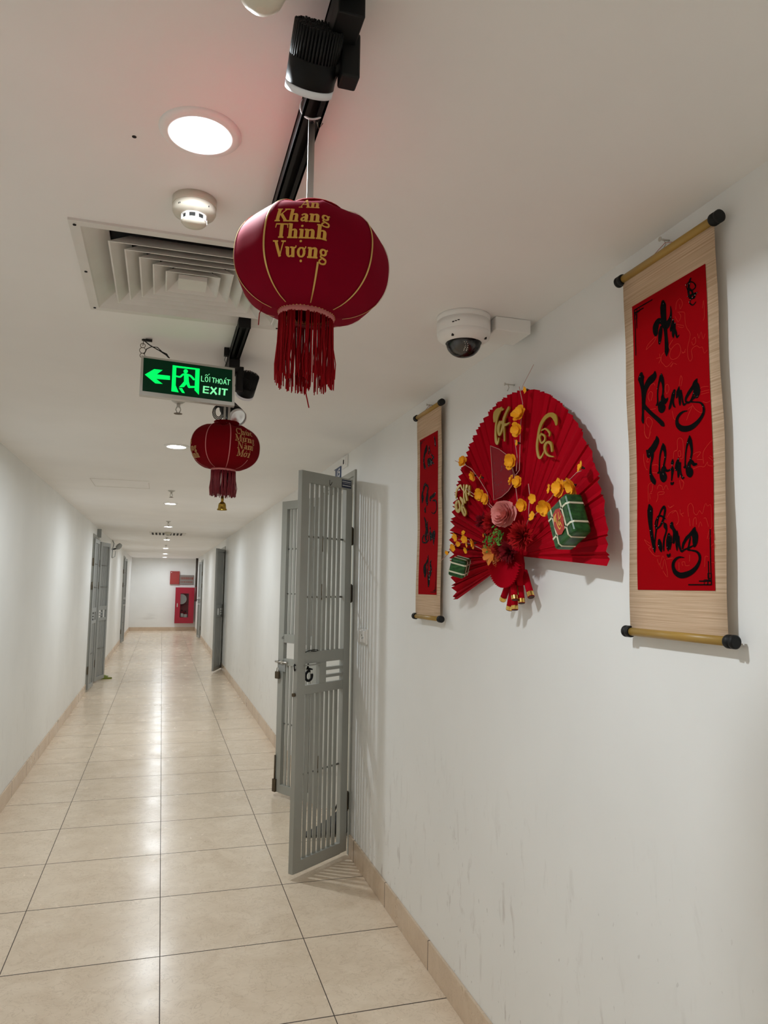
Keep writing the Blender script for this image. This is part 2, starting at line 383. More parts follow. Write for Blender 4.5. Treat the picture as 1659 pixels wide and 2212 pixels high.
# square diffuser
def diffuser(cx, cy, label, hs=.29, simple=False):
    t = thing('air_diffuser', label, 'air vent', (cx, cy, ZC))
    def sq(h, z): return [(cx-h, cy-h, z), (cx+h, cy-h, z), (cx+h, cy+h, z), (cx-h, cy+h, z)]
    k = hs/.29
    q = MB(); z0 = ZC-.006
    q.grid([sq(hs, ZC), sq(hs, z0), sq(hs*.915, z0), sq(hs*.90, ZC-.002), sq(hs*.72, ZC+.035)], True, False); q.build('outer_frame', m_grille, t)
    for h in (.208, .172, .138, .105, .072):
        h *= k; q = MB(); zz = ZC-.006
        q.grid([sq(h, zz), sq(h-.004*k, zz), sq(h-.050*k, zz+.040), sq(h-.047*k, zz+.042), sq(h, zz)], True, False); q.build('louver_ring', m_grille, t)
    q = MB(); q.box((cx-.038*k, cy-.038*k, ZC-.008), (cx+.038*k, cy+.038*k, ZC+.004)); q.box((cx-.01, cy-.01, ZC), (cx+.01, cy+.01, ZC+.05)); q.build('centre_plate', m_grille, t)
    q = MB(); q.box((cx-.21*k, cy-.21*k, ZC+.044), (cx+.21*k, cy+.21*k, ZC+.06)); q.build('duct_back', m_void, t)
    q = MB()
    for sx, sy in ((-1, -1), (-1, 0), (-1, 1), (1, -1), (1, 1)):
        q = MB(); q.lathe((cx+sx*hs*.955, cy+sy*hs*.93, z0), (0, 0, -1), [(.004, 0), (.004, .002)], 8); q.build('screw', m_void, t)
    return t
diffuser(.0455, 2.043, 'square white ceiling air vent behind the big red lantern')
q = thing('air_diffuser', 'distant square ceiling vent with dark louvers between two downlights', 'air vent', (.055, 12.8, ZC))
b = MB(); b.box((-.235, 12.5, ZC-.008), (.345, 13.1, ZC)); b.build('outer_frame', m_grille, q)
for i in range(6):
    for x0, x1 in ((-.2, .0), (.11, .31)):
        pass
b = MB()
for i in range(9):
    x = -.2+i*.057; b = MB(); b.box((x, 12.53, ZC-.012), (x+.03, 13.05, ZC-.008)); b.build('louver_gap', m_void, q)
# sprinklers
def sprinkler(x, y, label):
    t = thing('sprinkler', label, 'sprinkler', (x, y, ZC), 'pendent sprinklers along the corridor ceiling')
    q = MB(); q.lathe((x, y, ZC), (0, 0, -1), [(.032, 0), (.032, .002), (.018, .012), (.012, .014)], 24); q.build('escutcheon', m_alu, t)
    q = MB(); q.cyl((x, y, ZC-.012), (x, y, ZC-.03), .008); 
    for s in (-1, 1): q.tube([(x+s*.006, y, ZC-.028), (x+s*.011, y, ZC-.042), (x+s*.004, y, ZC-.058)], .0022)
    q.build('yoke', m_alu, t)
    q = MB(); q.lathe((x, y, ZC), (0, 0, -1), [(.003, .056), (.019, .060), (.019, .0615)], 20); q.build('deflector', m_hinge, t)
    return t
s0 = sprinkler(.037, 3.43, 'pendent fire sprinkler just below the green exit sign')
for y, l in ((6.84, 'fire sprinkler above the downlight, left of the brass bell'), (10.24, 'small distant fire sprinkler in front of the far ceiling vent'), (13.86, 'tiny fire sprinkler just beyond the far ceiling vent'), (16.6, 'farthest visible fire sprinkler past the ceiling vent')):
    c_ = copy_tree(s0); c_.location = (.045, y, ZC); c_['label'] = l
# cream fixture at top edge
t = thing('ceiling_sensor', 'rounded cream plastic fixture at top edge left of the spotlight', 'ceiling fixture', (.10, .88, ZC))
q = MB(); q.lathe((.105, .885, ZC), (0, 0, -1), [(.088, 0), (.088, .006), (.070, .014), (.05, .016)], 36); q.build('base_plate', m_cream, t)
q = MB(); q.lathe((.092, .872, ZC), (-.02, .05, -1), [(.034, .010), (.035, .03), (.0345, .06), (.032, .08), (.026, .094), (.016, .103), (.006, .106)], 32); q.build('dome_body', m_cream, t)
# ================================================================== TRACKS AND SPOTLIGHTS
TX = .214
def track(y0, y1, label):
    t = thing('light_track', label, 'track', (TX, y0, ZC), 'black ceiling light tracks')
    q = MB(); w2 = .018
    q.box((TX-w2, y0, ZC-.035), (TX-w2+.004, y1, ZC)); q.box((TX+w2-.004, y0, ZC-.035), (TX+w2, y1, ZC)); q.box((TX-w2, y0, ZC-.008), (TX+w2, y1, ZC))
    q.box((TX-w2, y0, ZC-.035), (TX-.006, y1, ZC-.031)); q.box((TX+.006, y0, ZC-.035), (TX+w2, y1, ZC-.031)); q.build('rail', m_blackm, t)
    q = MB(); q.box((TX-w2-.001, y0-.004, ZC-.036), (TX+w2+.001, y0, ZC)); q.build('end_cap', m_black, t)
    q = MB(); q.box((TX-w2-.001, y1, ZC-.036), (TX+w2+.001, y1+.004, ZC)); q.build('end_cap', m_black, t)
track(.2, 1.70, 'black ceiling track running toward the viewer above the big lantern')
track(2.262, 3.15, 'black ceiling track beyond the square vent, above the exit sign')
def spot(piv, axis, armx, yb, label, L=.115, r=.036, side=1, ring=m_frost):
    """piv = centre of the head, axis = where the lamp points"""
    a = Vector(axis).normalized(); piv = Vector(piv)
    t = thing('track_spotlight', label, 'spotlight', (TX, yb, ZC-.035), 'black track spotlights')
    q = MB(); q.box((TX-.019, yb-.07, ZC-.066), (TX+.019, yb+.05, ZC-.0355)); q.build('track_adapter', m_black, t, bevel=.002)
    back = piv-a*L*.5; front = piv+a*L*.5
    q = MB(); q.lathe(back, a, [(r*.98, L*.50), (r, L*.51), (r, L*.92), (r*.96, L*.93)], 40); q.build('lamp_housing', m_blackm, t)
    q = MB(); u = a.orthogonal().normalized(); v = a.cross(u)
    for i in range(-6, 7):
        for j in range(-6, 7):
            x, y = i*r*.155, j*r*.155
            if x*x+y*y > (r*.97)**2: continue
            p = back+u*x+v*y; q.cyl(p+a*(L*.03*random.random()), p+a*L*.52, r*.042, seg=5)
    q.lathe(back, a, [(r*.62, L*.1), (r*.62, L*.5)], 20); 
    for k in range(44):
        an = 2*pi*k/44; p = back+(u*cos(an)+v*sin(an))*r*.955; q.cyl(p+a*(L*.02*random.random()), p+a*L*.52, r*.05, seg=5)
    q.build('heat_sink', m_black, t)
    q = MB(); q.lathe(back, a, [(r*.97, L*.93), (r*.985, L*.935), (r*.985, L*1.05), (r*.90, L*1.055), (r*.88, L*.98)], 40, False, False); q.build('lens_ring', ring, t)
    q = MB(); q.lathe(back, a, [(r*.88, L*.985), (r*.5, L*.975), (r*.3, L*.96), (r*.02, L*.96)], 32, False, True); q.build('lens', m_frost if ring is m_frost else m_glit, t)
    q = MB(); jz = piv+a*L*.22
    q.box((armx-.006, yb-.015, jz.z-.022), (armx+.021, yb+.017, ZC-.045)); q.box((min(TX, armx)-.006, yb-.014, ZC-.075), (max(TX, armx)+.008, yb+.014, ZC-.058)); q.build('arm', m_black, t, bevel=.003)
    q = MB(); q.cyl(Vector((armx, yb, jz.z)), jz, .010); q.build('pivot', m_black, t)
    return t
spot((.178, .972, 2.290), (-.03, .77, -.64), .220, .965, 'black track spotlight nearest the camera, above the big lantern', L=.083)
spot((.272, 2.69, 2.270), (-.14, .76, -.64), .232, 2.66, 'black track spotlight beside the right end of the exit sign', L=.088, r=.034)
sp3 = spot((.245, 2.97, 2.228), (.30, -.80, -.52), .219, 3.02, 'black track spotlight facing the viewer, behind the farther lantern top', ring=m_whitep)
q = MB()
for k in range(3): q.tube([(.190+.022*cos(a)*(.6+.2*k), 3.0+.006*k, 2.232+.030*sin(a)*(.7+.15*k)) for a in [2*pi*j/14 for j in range(15)]], .002, 5)
q.build('cable_loop', m_black, sp3)

# ================================================================== LANTERNS
GL = {}
T_, H_ = .245, .10
def stem(x, y0, y1, sf='bt', wd=T_):
    L = [[(x, y0, wd), (x, y1, wd)]]
    if 'b' in sf: L.append([(x-.17, y0+.03, H_), (x+.17, y0+.03, H_)])
    if 't' in sf: L.append([(x-.17, y1-.03, H_), (x+.02, y1-.03, H_)])
    return L
def circ(cx, cy, rx, ry, wt, wh, a0=0, a1=360):
    out = []
    n = 12
    for k in range(n+1):
        a = rad(a0+(a1-a0)*k/n); out.append((cx+rx*cos(a), cy+ry*sin(a), wh+(wt-wh)*abs(cos(a))))
    return [out]
arch = lambda x: [[(x+.06, .48, .08), (x+.16, .57, .10), (x+.29, .55, .18), (x+.34, .44, T_), (x+.34, 0, T_)], [(x+.18, .03, H_), (x+.50, .03, H_)]]
horn = lambda x, y: [[(x, y, .08), (x+.10, y+.04, .08), (x+.11, y+.15, .09)]]
dot = lambda x, y: [[(x-.075, y, .09), (x, y, .16), (x+.075, y, .09)]]
GL['A'] = (.86, [[(.14, 0, .08), (.42, 1, .08)], [(.42, 1, .2), (.74, 0, .2)], [(.22, .34, .08), (.62, .34, .08)], [(0, .03, H_), (.28, .03, H_)], [(.56, .03, H_), (.90, .03, H_)]])
GL['K'] = (.90, stem(.2, 0, 1, 'b')+[[(.03, .97, H_), (.37, .97, H_)], [(.26, .42, .08), (.68, .97, .08)], [(.38, .56, .2), (.74, .03, .2)], [(.52, .97, H_), (.86, .97, H_)], [(.58, .03, H_), (.92, .03, H_)]])
GL['h'] = (.72, stem(.16, 0, 1)+arch(.16)); GL['n'] = (.72, stem(.16, 0, .62)+arch(.16))
GL['m'] = (1.06, stem(.16, 0, .62)+arch(.16)+arch(.50))
GL['a'] = (.62, [[(.12, .47, .14), (.2, .57, .10), (.34, .57, .14), (.42, .45, T_), (.42, .1, T_), (.5, .04, .1), (.58, .05, .06)]]+[[(.40, .36, .09), (.2, .30, .13), (.13, .17, .17), (.2, .06, .12), (.38, .12, .09)]])
GL['ă'] = (.62, GL['a'][1]+[[(.12, .90, .06), (.26, .78, .08), (.40, .90, .06)]])
GL['g'] = (.66, circ(.27, .41, .17, .17, .17, .09)+[[(.18, .25, .08), (.12, .13, .1), (.3, .06, .13), (.5, -.02, .13), (.48, -.2, .12), (.27, -.26, .09), (.1, -.2, .12), (.1, -.07, .1), (.22, .0, .08)], [(.42, .53, .08), (.54, .60, .12)]])
GL['T'] = (.84, stem(.42, 0, 1, 'b')+[[(.04, .95, .1), (.80, .95, .1)], [(.07, .97, .09), (.03, .68, .05)], [(.77, .97, .09), (.81, .68, .05)]])
GL['i'] = (.36, stem(.17, 0, .62)+dot(.17, .84)); GL['ị'] = (.36, GL['i'][1]+dot(.17, -.2))
GL['V'] = (.82, [[(.18, 1, .2), (.44, .02, .2)], [(.44, .02, .08), (.70, 1, .08)], [(.0, .97, H_), (.34, .97, H_)], [(.54, .97, H_), (.84, .97, H_)]])
GL['u'] = (.74, [[(.16, .62, T_), (.16, .2, T_), (.24, .05, .12), (.38, .08, .08), (.48, .2, .07)], [(0, .59, H_), (.18, .59, H_)], [(.33, .59, H_), (.5, .59, H_)]]+stem(.52, 0, .62, ''))
GL['ú'] = (.74, GL['u'][1]+[[(.3, .74, .07), (.44, .92, .1)]])
GL['ư'] = (.80, GL['u'][1]+horn(.60, .56)); GL['ừ'] = (.80, GL['ư'][1]+[[(.26, .92, .1), (.40, .74, .07)]])
GL['o'] = (.60, circ(.28, .31, .2, .27, .2, .08)); GL['ợ'] = (.70, GL['o'][1]+horn(.44, .52)+dot(.28, -.2)); GL['ớ'] = (.70, GL['o'][1]+horn(.44, .52)+[[(.24, .74, .07), (.36, .92, .1)]])
GL['C'] = (.80, circ(.42, .5, .3, .45, .2, .08, 42, 318)+[[(.70, 1, .06), (.68, .7, .1)]]); GL['c'] = (.56, circ(.28, .31, .2, .27, .2, .08, 48, 312)+dot(.42, .48))
GL['M'] = (1.1, [[(.18, 0, .08), (.18, 1, .08)], [(.18, 1, .2), (.52, .08, .2)], [(.52, .08, .07), (.84, 1, .07)], [(.88, 0, .2), (.88, 1, .2)], [(.03, .03, H_), (.35, .03, H_)], [(.70, .03, H_), (1.05, .03, H_)], [(.03, .97, H_), (.22, .97, H_)], [(.85, .97, H_), (1.05, .97, H_)]])
GL['N'] = (.98, [[(.18, 0, .08), (.18, 1, .08)], [(.18, 1, .22), (.78, 0, .22)], [(.80, 0, .08), (.80, 1, .08)], [(.03, .03, H_), (.35, .03, H_)], [(.03, .97, H_), (.22, .97, H_)], [(.66, .97, H_), (.94, .97, H_)]])
def word(mb, txt, x, y, h, f, align=0., sx=1., th=0.):
    W = sum(GL[ch][0] for ch in txt)*h*sx; x -= W*align
    for ch in txt:
        wd, st = GL[ch]
        for s_ in st: mb.stroke([(x+a*h*sx, y+b_*h, ww*h) for a, b_, ww in s_], f, th, step=3, cap=False)
        x += wd*h*sx
def lantern(cx, cy, cz, Rr, hz, ph0, label, tilt, texts, rods, fr_len, bellz=None, cut={}, m1=m_red, mt=m_gold, ml=m_goldt, nrib=9, stray=True):
    t = thing('red_lantern', label, 'lantern', (cx, cy, cz-hz))
    Rm = Matrix.Rotation(tilt, 3, Vector((sin(yaw), cos(yaw), 0))); ctr = Vector((cx, cy, cz)); r0 = .046
    e = Vector((cx, cy, 0)).normalized(); er = Vector((e.y, -e.x, 0))     # toward / right seen from the viewer
    def prof(s): return r0+(Rr-r0)*max(0., 1-abs(s)**2.35)**.55
    def at(phi, s, off=0.):
        k = ((phi-ph0)/(2*pi/nrib)) % 1.; sag = 1-.052*(sin(pi*k))*(1-.25*abs(s))
        ridge = 1.
        r = prof(s)*sag*ridge+off*(1-.4*abs(s)); z = s*hz - .012*(sin(pi*k))*(1 if s > .75 else 0)*(s-.75)*4 + off*s*.9
        return ctr+Rm @ (er*(r*sin(phi)) - e*(r*cos(phi)) + Vector((0, 0, z)))
    q = MB(); ns = 30; nf = nrib*12
    q.grid([[at(ph0+2*pi*j/nf, -1+2*i/ns) for j in range(nf)] for i in range(ns+1)], True); q.build('lantern_body', m1, t)
    for k in range(nrib):
        q = MB(); p = ph0+2*pi*k/nrib; w2 = .0017/Rr
        for s0, s1 in cut.get(k, [(-.985, .985)]): q.grid([[at(p+d, s0+(s1-s0)*i/40, .0012) for i in range(41)] for d in (-w2, 0, w2)])
        q.build('rib_trim', mt, t)
    def fm(u, v, th): 
        phi = u/Rr; s = v/hz; return at(phi, max(-.99, min(.99, s)), .0022)
    for (txt, x, y, h, al, sx) in texts:
        q = MB(); word(q, txt, x, y, h, fm, al, sx); q.build('lettering', ml, t)
    top = ctr+Rm @ Vector((0, 0, hz)); bot = ctr+Rm @ Vector((0, 0, -hz)); ax = Rm @ Vector((0, 0, 1))
    q = MB(); q.lathe(top-ax*.006, ax, [(r0, 0), (r0*.98, .012), (r0*1.06, .016), (r0*1.02, .019), (r0*.88, .012), (r0*.88, -.01)], 30, False, False); q.build('top_collar', m_redd, t)
    q = MB(); q.tube([top+ax*.002+er*r0, top+ax*.002-er*r0], .0018); q.tube([top+ax*.002+e*r0, top+ax*.002-e*r0], .0018); q.build('cross_wire', m_hinge, t)
    q = MB(); q.lathe(bot+ax*.003, -ax, [(r0*1.0, 0), (r0*1.03, .002), (r0*1.02, .009), (r0*.97, .011)], 36, False, False); q.build('bottom_band', m_pinkband, t)
    q = MB()
    for k in range(48):
        an = 2*pi*k/48; p = bot+ax*.004+Rm @ (Vector((cos(an), sin(an), 0))*r0*1.03); q.lathe(p-ax*.004, ax, [(.0008, 0), (.0027, .002), (.0027, .005), (.0008, .007)], 6)
    q.build('gold_braid', m_gold if stray else m_redd, t)
    q = MB()
    for k in range(210):
        an = 2*pi*random.random(); rr = r0*(1.0-.04*random.random()); p = bot-ax*.006+Rm @ (Vector((cos(an), sin(an), 0))*rr)
        L = fr_len*(.90+.16*random.random()); dx, dy = random.gauss(0, .003), random.gauss(0, .003)
        q.tube([p, p+Vector((dx*.3, dy*.3, -L*.4)), p+Vector((dx+random.gauss(0, .0008), dy, -L*.75)), p+Vector((dx*.8, dy*1.1, -L))], .00085 if stray else .0013, 4)
    if stray: q.tube([bot+Vector((.01, 0, -.02)), bot+Vector((.004, 0, -fr_len)), bot+Vector((.002, 0, -fr_len-.02)), bot+Vector((.008, 0, -fr_len-.045))], .0011, 5)
    if stray: q.tube([bot-er*.045+Vector((0, 0, .012)), bot-er*.07+Vector((0, 0, .018)), bot-er*.078+Vector((0, 0, .0)), bot-er*.079+Vector((0, 0, -.02))], .0009, 5)
    fo = q.build('tassel_fringe', m_fringe if stray else mat('dark_fringe', (.17, .005, .012), .55), t); fo['kind'] = 'stuff'
    for (x0, z0, x1, z1, w_) in rods:
        q = MB(); q.box((min(x0, x1)-w_/2, cy-.002, z1), (max(x0, x1)+w_/2, cy+.002, z0)); q.build('hanger_rod', m_steel, t)
    if bellz:
        b_ = Vector((bot.x, bot.y, bellz))
        q = MB(); q.cyl(b_+Vector((0, 0, .052)), b_+Vector((0, 0, .030)), .0055, .0048, 12); q.build('bell_neck', m_brass, t)
        q = MB(); q.lathe(b_, (0, 0, 1), [(.0185, 0), (.0185, .004), (.0158, .006), (.0148, .018), (.0125, .026), (.007, .031), (.001, .032)], 28, False, True); q.build('bell', m_brass, t)
        q = MB(); q.cyl(b_+Vector((0, 0, .05)), bot, .001, seg=5); q.build('bell_cord', m_fringe, t)
    return t, at
lantern(.2195, 1.176, 2.068, .131, .085, rad(6), 'large red lantern lettered in gold, nearest the camera', rad(4.5),
        [('An', -.010, .041, .020, .5, 1.15), ('Khang', -.018, .015, .0225, .5, 1.12), ('Thịnh', -.018, -.011, .0225, .5, 1.12), ('Vượng', -.016, -.038, .0225, .5, 1.10)],
        [(.2135, 2.335, 0.2135, 2.150, .011)], .112, cut={0: [(-.985, -.50)]})
t_ = bpy.data.objects['red_lantern']
q = MB(); q.tube([(TX+.0215*cos(a), 1.172+.003*sin(a*2), 2.352+.0205*sin(a)) for a in [rad(k) for k in range(150, 400, 14)]], .0018, 6); q.build('tie_wire', m_white, t_)
q = MB(); q.lathe((.2135, 1.1725, 2.325), (0, -1, 0), [(.0025, 0), (.0025, .0012)], 8); q.build('rod_pin', m_void, t_)
q = MB(); q.tube([(.222, 1.176, 2.335), (.226, 1.176, 2.318), (.233, 1.176, 2.33)], .0008, 4); q.build('loose_wire', m_hinge, t_)
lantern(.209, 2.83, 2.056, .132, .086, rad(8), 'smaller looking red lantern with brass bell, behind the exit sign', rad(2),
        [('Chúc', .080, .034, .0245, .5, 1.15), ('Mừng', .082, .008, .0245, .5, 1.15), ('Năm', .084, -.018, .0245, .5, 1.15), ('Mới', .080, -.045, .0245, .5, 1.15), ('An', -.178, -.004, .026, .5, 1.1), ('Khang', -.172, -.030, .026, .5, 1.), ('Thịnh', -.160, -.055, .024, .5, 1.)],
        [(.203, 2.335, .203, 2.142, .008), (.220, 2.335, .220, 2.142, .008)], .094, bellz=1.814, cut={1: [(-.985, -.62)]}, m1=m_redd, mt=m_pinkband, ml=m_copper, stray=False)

# ================================================================== EXIT SIGN
SY = 2.565; sc_ = Vector((.056, SY, 2.234))
t = thing('exit_sign', 'lit green exit sign with arrow and running figure hanging from ceiling', 'sign', (.056, SY, 2.302))
P = pair([-1566,710,1575,580,1608,-775,-1577,-656,-1490,647,1493,512,1520,-647,-1479,-517])
w3 = lambda p, y: (sc_.x+p[0], y, sc_.z+p[1])
q = MB(); o4, i4 = P[:4], P[4:]
q.grid([[w3(p, SY+.026) for p in o4], [w3(p, SY-.002) for p in o4], [w3(p, SY-.002) for p in i4], [w3(p, SY+.002) for p in i4]], True, False); q.face(*[w3(p, SY+.026) for p in o4]); q.build('housing', m_alu, t)
q = MB(); q.face(*[w3(p, SY+.001) for p in i4]); q.build('sign_panel', m_signg, t)
fs = lambda u, v, th=0: (sc_.x+u, SY-.0005, sc_.z+v)
SP = [[-1427,58,-1130,280,-851,273,-1036,104,-603,94,-597,-52,-1054,-56,-830,-212,-1072,-216],[-531,479,-406,473,-403,-219,-293,-461,-538,-443],[-406,473,378,445,375,391,-408,406],[233,390,375,391,383,-487,230,-333],[-294,-310,-187,-300,-87,-469,-180,-464],[-15,312,-23,274,-50,244,-86,230,-124,236,-153,260,-165,295,-158,333,-132,364,-96,379,-58,374,-28,351],[-144,192,8,194,30,-45,-126,-259,-295,-283,-134,-60]]
q = MB(); q.poly(pair(SP[0]), fs); q.build('arrow', m_signl, t)
q = MB()
for L in SP[1:4]: q.poly(pair(L), fs)
q.build('doorway_symbol', m_signl, t)
q = MB()
for L in SP[4:]: q.poly(pair(L), fs)
for L in [[-391,101,55,-265,92,61,-156,191,66,59,167,71,190,46,71],[-34,-24,116,36,-218,86,75,-233,76,231,-218,66]]: q.stroke(trip(L), fs)
q.build('running_figure', m_signl, t)
q = MB()
for L in [[451,197,25,448,6,25],[443,11,23,548,5,23],[668,91,23,665,58,23,656,31,23,642,13,23,625,7,23,607,14,23,591,33,23,580,61,23,575,94,23,578,127,23,587,155,23,601,173,23,618,178,23,636,171,23,652,152,23,663,124,23,668,91,23],[566,216,18,610,253,18,663,215,18],[679,254,18,717,290,18],[731,189,25,730,1,25],[798,164,23,922,157,23],[860,159,25,856,-6,25],[948,151,25,941,-17,25],[1031,146,25,1024,-23,25],[946,70,20,1026,67,20],[1158,57,23,1156,24,23,1147,-4,23,1132,-22,23,1114,-27,23,1096,-20,23,1081,-1,23,1070,28,23,1065,61,23,1067,93,23,1076,121,23,1091,139,23,1108,145,23,1126,138,23,1142,118,23,1153,90,23,1158,57,23],[1200,-30,23,1248,142,23],[1248,142,23,1301,-40,23],[1216,25,20,1286,19,20],[1255,175,18,1298,207,18],[1305,145,23,1441,136,23],[1376,138,25,1366,-42,25]]: q.stroke(trip(L), fs, cap=False)
q.build('lettering', m_signt, t)
q = MB()
for L in [[544,-151,55,535,-404,55],[542,-176,43,726,-180,43],[538,-278,40,707,-281,40],[535,-385,43,711,-396,43],[777,-167,61,982,-423,61],[970,-171,55,768,-420,55],[1086,-173,61,1074,-425,61],[1147,-205,45,1359,-210,45],[1253,-212,61,1242,-429,61]]: q.stroke(trip(L), fs, cap=False, step=2)
q.build('lettering', m_signt, t)
q = MB(); q.lathe((-.095, 2.59, ZC), (0, 0, -1), [(.008, 0), (.008, .004)], 10); q.box((-.09, 2.57, ZC-.01), (-.068, 2.58, ZC-.003)); q.build('ceiling_hook', m_black, t)
q = MB()
for (z, r) in ((2.353, .008), (2.338, .010), (2.318, .008)):
    q.tube([(-.098+r*cos(a), 2.58, z-r+r*sin(a)+r*.0) for a in [2*pi*k/16 for k in range(17)]], .0011, 5)
q.tube([(-.096, 2.59, ZC-.004), (-.098, 2.58, 2.345)], .0011, 5); q.build('hanging_ring', m_hinge, t)
q = MB()
q.tube([(-.094, 2.59, 2.366), (-.075, 2.585, 2.350), (-.045, 2.58, 2.334), (-.02, 2.575, 2.318), (-.012, 2.572, 2.309)], .0016, 6)
q.tube([(-.094, 2.592, 2.366), (-.080, 2.588, 2.354), (-.05, 2.58, 2.336), (-.018, 2.575, 2.322), (-.010, 2.572, 2.308)], .0016, 6)
q.tube([(-.092, 2.575, 2.315), (-.085, 2.578, 2.334), (-.07, 2.58, 2.344), (-.05, 2.58, 2.344), (-.035, 2.578, 2.330), (-.02, 2.575, 2.320), (-.008, 2.572, 2.308)], .0016, 6); q.build('power_cable', m_black, t)
q = MB(); q.box((.176, 2.58, ZC-.03), (.194, 2.596, ZC)); q.build('ceiling_clip', m_black, t)
q = MB(); q.tube([(.182, 2.588, ZC-.03), (.178, 2.586, ZC-.045), (.185, 2.582, ZC-.06), (.19, 2.586, ZC-.045), (.188, 2.588, ZC-.03)], .001, 5); q.tube([(.185, 2.582, ZC-.06), (.183, 2.575, 2.302)], .001, 5); q.build('hanging_wire', m_black, t)
# ================================================================== CCTV DOME + JUNCTION BOX
t = thing('dome_camera', 'white dome security camera at the corner of ceiling and right wall', 'camera', (.865, 2.045, ZC))
cc = (.865, 2.045, ZC)
q = MB(); q.lathe(cc, (0, 0, -1), [(.083, 0), (.0835, .004), (.0835, .016), (.0825, .0165), (.0825, .0178), (.0835, .018), (.0835, .052), (.0825, .0525), (.0825, .0542), (.083, .055), (.080, .068), (.064, .080), (.056, .083)], 48, True, False); q.build('housing', m_whitep, t)
q = MB(); q.lathe(cc, (0, 0, -1), [(.056, .083), (.0545, .0845)]+[(.0535*cos(a), .0845+.042*sin(a)) for a in [rad(k) for k in range(0, 90, 9)]]+[(.001, .1265)], 36, False, True); q.build('dome_bubble', m_glass, t)
q = MB(); q.lathe((cc[0]-.004, cc[1], ZC-.078), (-.18, -.55, -.8), [(.043, 0), (.043, .012), (.036, .028), (.022, .037), (.016, .038)], 28); q.build('lens_block', m_dome, t)
q = MB()
for k in range(14):
    a = -1.1+2.2*(k//2)/6; q.lathe((cc[0]-.012+.008*(k % 2)+.002*cos(a*3), cc[1]-.031-.005*cos(a), ZC-.100+.017*sin(a)), (-.2, -.9, -.4), [(.0012, 0), (.0012, .008)], 6)
lo = q.build('infrared_led', m_glit, t); lo['kind'] = 'stuff'
q = MB()
for a in (-2.45, -.75):
    q = MB(); q.box((cc[0]+.071*cos(a)-.003, cc[1]+.071*sin(a)-.003, ZC-.079), (cc[0]+.071*cos(a)+.003, cc[1]+.071*sin(a)+.003, ZC-.071)); q.build('screw', m_black, t)
q = MB()
for k, (a, z, h) in enumerate(((-2.35, -.042, .004), (-2.25, -.040, .003), (-2.15, -.038, .003))):
    u = Vector((cos(a), sin(a), 0)); p = Vector(cc)+u*.0838; p.z = ZC+z; v = Vector((-u.y, u.x, 0)); q.face(p-v*.0035, p+v*.0035, p+v*.0035+Vector((0, 0, h)), p-v*.0035+Vector((0, 0, h)))
q.build('printed_mark', m_void, t)
q = MB(); q.box((.952, 1.995, ZC-.045), (XR-.025, 2.115, ZC)); tag(q.build('junction_box', m_whitep, bevel=.004, loc=(1.01, 2.05, ZC)), 'plain white junction box between dome camera and wall', 'box')
